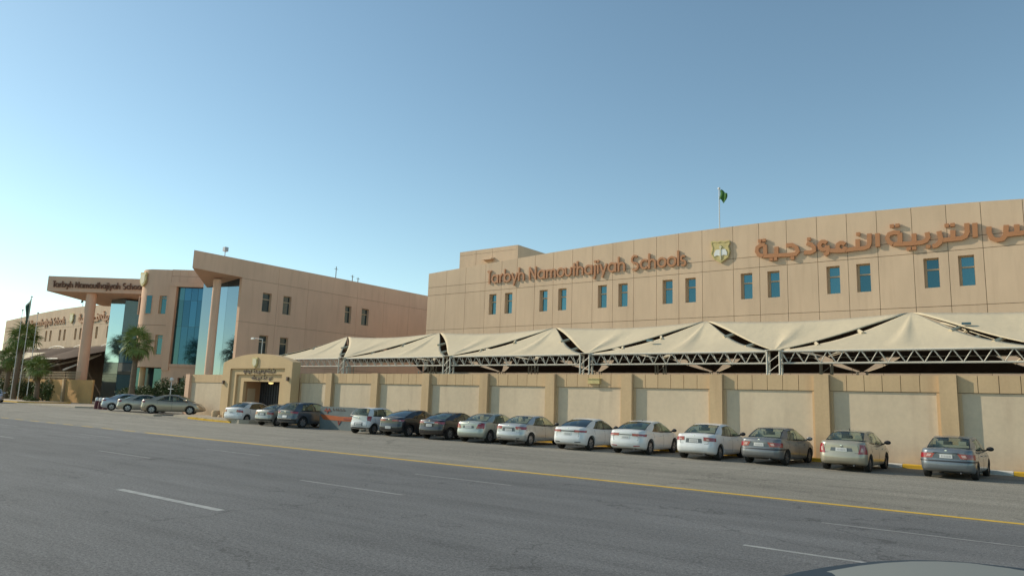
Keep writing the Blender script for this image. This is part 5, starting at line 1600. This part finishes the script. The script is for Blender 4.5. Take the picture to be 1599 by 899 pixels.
def P_(n, c, m=.5, r=.35): return carpaint(n, c, m, r)
WHT = P_('white_car_paint', (.70, .70, .69), 0, .4)
WHT2 = P_('pearl_white_car_paint', (.66, .665, .65), .05, .4)
paints = dict(grey=P_('grey_car_paint', (.30, .295, .27), .5), navy=P_('dark_navy_car_paint', (.006, .009, .013), .0, .35), brown=P_('dark_brown_car_paint', (.011, .007, .008), .0, .35),
              sgreen=P_('silver_green_car_paint', (.40, .42, .37), .5), silver=P_('silver_car_paint', (.48, .48, .465), .5), alm=P_('dusty_bluegrey_car_paint', (.18, .20, .215), .45, .4),
              almg=P_('dusty_grey_car_paint', (.17, .175, .18), .4, .42), beige=P_('beige_car_paint', (.42, .38, .29), .4), tan=P_('tan_car_paint', (.40, .33, .24), .45), suv=P_('slate_blue_suv_paint', (.06, .08, .10), .3),
              champ=P_('champagne_car_paint', (.44, .39, .31), .45), wash=P_('light_grey_car_paint', (.42, .44, .47), .4))

L_alm = [([(.44, .72), (1.0, .70), (1.02, .87), (.36, .89)], 'red'), ([(.50, .76), (.62, .76), (.60, .85), (.46, .85)], 'clear')]
L_acc = [([(.58, .66), (.98, .66), (.90, 1.00), (.68, 1.00)], 'red'), ([(.66, .74), (.76, .74), (.76, .88), (.70, .88)], 'clear')]
L_ela = [([(.42, .78), (.98, .76), (1.0, .90), (.44, .93)], 'red'), ([(.55, .80), (.66, .80), (.66, .86), (.55, .86)], 'clear')]
L_yar = [([(.34, .82), (1.02, .80), (1.12, .90), (.34, .93)], 'red'), ([(.62, .80), (.86, .80), (.84, .845), (.60, .845)], 'clear')]
L_cor = [([(.36, .86), (1.02, .84), (1.08, .93), (.36, .95)], 'red'), ([(.38, .83), (.62, .83), (.62, .855), (.38, .855)], 'clear')]
L_c10 = [([(.42, .80), (.98, .78), (1.04, .92), (.40, .94)], 'red'), ([(.56, .80), (.70, .80), (.70, .85), (.56, .85)], 'clear')]
L_old = [([(.46, .72), (.92, .72), (.98, .98), (.66, 1.0)], 'red')]
L_acd = [([(.34, .88), (.98, .84), (1.05, .96), (.34, .99)], 'red'), ([(.44, .86), (.62, .86), (.62, .90), (.44, .90)], 'clear')]
L_ely = [([(.26, .86), (1.0, .84), (1.08, .95), (.26, .93)], 'red'), ([(.72, .86), (.84, .86), (.84, .92), (.72, .92)], 'clear')]
L_hat = [([(.60, .78), (.80, .72), (.92, 1.0), (.62, 1.02)], 'red')]
L_suv = [([(.52, .92), (.98, .90), (1.08, 1.03), (.46, 1.05)], 'red')]
L_old1 = [([(.46, .80), (.98, .76), (.98, .92), (.52, .96)], 'red')]

H = radians(90)
def car(i, x, y, dyaw, *a, **k):
    return make_car('parked_car', *a[:2], (x, y, gz(x, y+1.5)), H+radians(dyaw), *a[2:], **k)
# right to left along the wall
car(14, -3.6, 31.3, -3, 'ALM', ALM, paints['alm'], 'dusty blue grey sedan parked alone, rightmost car of the row', lamps=L_alm, platebox=(.42, .36, .70, .90), plate=(.79, .20), strip_=(.60, .645, 1.5), scale=1.05, glass='cglass', mirror=M['black'], rimmat='rimdark', extras=('softrecess', ('lid_shadow', [(-.44, .885), (.44, .885), (.40, .915), (-.40, .915)], 'black', False)), badge=.965)
car(13, -7.18, 31.2, -2, 'SEDT', SEDT, paints['beige'], 'beige sedan with tall red lamps, second car from the right end of the row', lamps=L_acc, platebox=(.40, .36, .74, .98), plate=(.80, .20), scale=1.06, mirror=M['black'], antenna=(1.35, .10), rimmat='rimdark', extras=('softrecess',), badge=.93)
car(12, -10.5, 31.35, -4, 'ALM', ALM, paints['almg'], 'dusty dark grey sedan with blue tinted boot, third car from the right end', lamps=L_alm, platebox=(.42, .36, .70, .90), plate=(.79, .20), strip_=(.60, .645, 1.5), scale=1.07, rimmat='rimdark', extras=('softrecess',), badge=.965)
car(11, -13.4, 31.3, 0, 'SED', SED, WHT, 'white sedan with oval red lamps, just left of the dusty dark grey sedan', lamps=L_ela, platebox=(.36, .34, .68, .86), plate=(.77, .20), scale=1.09, mirror=M['black'], glass='cglass', sideglass='cmid', extras=('softrecess',), badge=.96)
car(10, -16.85, 31.3, 2, 'SEDL', SEDL, WHT2, 'white sedan with wide split red lamps, fifth car from the right end', lamps=L_yar, plate=(.75, .19), scale=1.07, mirror=M['black'], glass='cmid', sideglass='cmid', antenna=(1.9, .06), extras=(('garnish', [(-.34, .86), (.34, .86), (.34, .885), (-.34, .885)], 'black', False), ('reflector', [(.42, .36), (.72, .38), (.70, .41), (.42, .40)], 'red', True)), badge=.96)
car(9, -20.08, 31.2, 3, 'SEDL', SEDL, WHT, 'white sedan with thin red lamps joined by a dark garnish, sixth car from the right', lamps=L_cor, plate=(.76, .19), scale=1.06, mirror=M['black'], glass='ctint', sideglass='cglass', extras=(('garnish', [(-.40, .875), (.40, .875), (.40, .92), (-.40, .92)], 'black', False), ('reflector', [(.42, .36), (.72, .38), (.70, .41), (.42, .40)], 'black', True)), badge=.99)
car(8, -23.67, 31.0, 4, 'SED', SED, paints['silver'], 'silver sedan with clear side glass and spoked wheels, seventh car from the right', lamps=L_c10, platebox=(.38, .34, .70, .88), plate=(.76, .20), scale=1.09, mirror=M['black'], glass='cglass', spokes=9, extras=('softrecess', ('reflector', [(.46, .34), (.66, .36), (.64, .39), (.46, .38)], 'black', True)), badge=.96)
car(7, -26.4, 30.9, 4, 'SED', SED, paints['sgreen'], 'older silver green sedan with teardrop lamps, right of the dark brown sedan', lamps=L_old, platebox=(.36, .34, .72, .92), plate=(.80, .20), scale=1.10, glass='cglass', extras=('softrecess',), badge=.99)
car(6, -29.4, 30.9, 4, 'SEDL', SEDL, paints['brown'], 'dark brown sedan with chrome trimmed boot between the navy and silver green sedans', lamps=L_acd, platebox=(.33, .33, .68, .86), plate=(.77, .20), scale=1.06, glass='cmid', sideglass='ctint', extras=(('garnish', [(-.40, .90), (.40, .90), (.40, .925), (-.40, .925)], 'chrome', False),), antenna=(1.75, .08))
car(5, -32.75, 30.9, 4, 'SEDL', SEDL, paints['navy'], 'very dark navy sedan with connected red lamps beside the white hatchback', lamps=L_ely, plate=(.50, .20), scale=1.08, glass='ctint', sideglass='ctint', badge=.93, antenna=(1.7, .08))
car(4, -35.7, 31.1, 6, 'HAT', HAT, WHT, 'small white hatchback right of the grey and orange board', lamps=L_hat, plate=(.56, .24), platebox=(.34, .32, .47, .66), scale=1.10, glass='cglass', badge=.90, bumper_dark=(.30, .38), extras=('softrecess',))
car(3, -43.7, 31.3, 6, 'SUV', SUV, paints['suv'], 'dark slate blue suv left of the grey and orange board', lamps=L_suv, plate=(.72, .20), platebox=(.40, .38, .58, .86), scale=1.10, glass='cglass', sideglass='cglass', bumper_dark=(.36, .56), badge=1.0, cat='suv', extras=('softrecess', ('bumper_trim', [(-.6, .56), (.6, .56), (.6, .60), (-.6, .60)], 'chrome', False)))
car(2, -46.9, 31.6, 8, 'SEDT', SEDT, paints['grey'], 'silver grey sedan squeezed between the white sedan and the dark suv', lamps=L_old1, plate=(.80, .20), platebox=(.38, .36, .70, .90), scale=1.05, glass='cglass', extras=('softrecess',), bumper_dark=(.28, .46))
car(1, -51.2, 31.8, 12, 'SEDT', SEDT, WHT, 'white sedan parked in front of the gate portal, leftmost of the wall row', lamps=L_old1, plate=(.78, .18), scale=1.08, glass='cmid', sideglass='ctint', extras=())
def lcar(x, y, yawdeg, *a, **k):
    k.setdefault('group', 'cars parked by the entrance')
    return make_car('parked_car', *a[:2], (x, y, gz(x, y)+.05), radians(yawdeg), *a[2:], **k)
lcar(-65.6, 32.0, 52, 'SEDL', SEDL, paints['tan'], 'long tan sedan seen from the side in front of the entrance tower', lamps=L_acd, plate=(.77, .2), scale=1.16, glass='cglass')
lcar(-70.3, 31.9, 66, 'SEDL', SEDL, paints['champ'], 'champagne sedan between the tan sedan and the light grey sedan by the entrance', lamps=L_acd, plate=(.77, .2), scale=1.1, glass='cmid')
lcar(-74.4, 32.3, 66, 'SEDL', SEDL, paints['wash'], 'light grey sedan leftmost of the three cars by the entrance', lamps=L_cor, plate=(.77, .2), scale=1.1, glass='cmid')
lcar(-107.5, 33.9, -20, 'SEDL', SEDL, paints['wash'], 'light grey car cut by the left edge of the picture', lamps=L_cor, plate=(.77, .2), scale=1.1, glass='cmid')
# vehicle beside the camera: only the roof edge shows in the lower right corner
fv = make_car('parked_car', 'SUV', SUV, (-1.12, 2.60, 0), radians(52), P_('dark_slate_suv_paint', (.06, .085, .11), .3, .3), 'dark vehicle close by, sky reflection painted on its roof, only its curved edge in the lower right corner', cat='suv', lamps=L_suv, scale=.986, group='vehicles near the viewer')
for o in fv.children:
    if o.name.startswith('roof'):
        o.data = o.data.copy(); o.data.materials[0] = plain('dull_blue_roof_edge', (.035, .05, .065), .7, 0, .15)
def _roof_pt(u, v):
    x = lerp(.72, 2.32, v); return (x, (2*u-1)*.525*(1+.10*(1-(2*v-1)**2)), SUV.roofz+.004+.03*(1-(2*u-1)**2)-.075*(2*v-1)**2)
mb = MB(); mb.grid(_roof_pt, 8, 10); mb.build('roof_sky_reflection', plain('pale_roof_panel', (.20, .21, .195), .6, 0, .3), fv, smooth=True)  # pale sheet stands in for the sky reflected on the roof
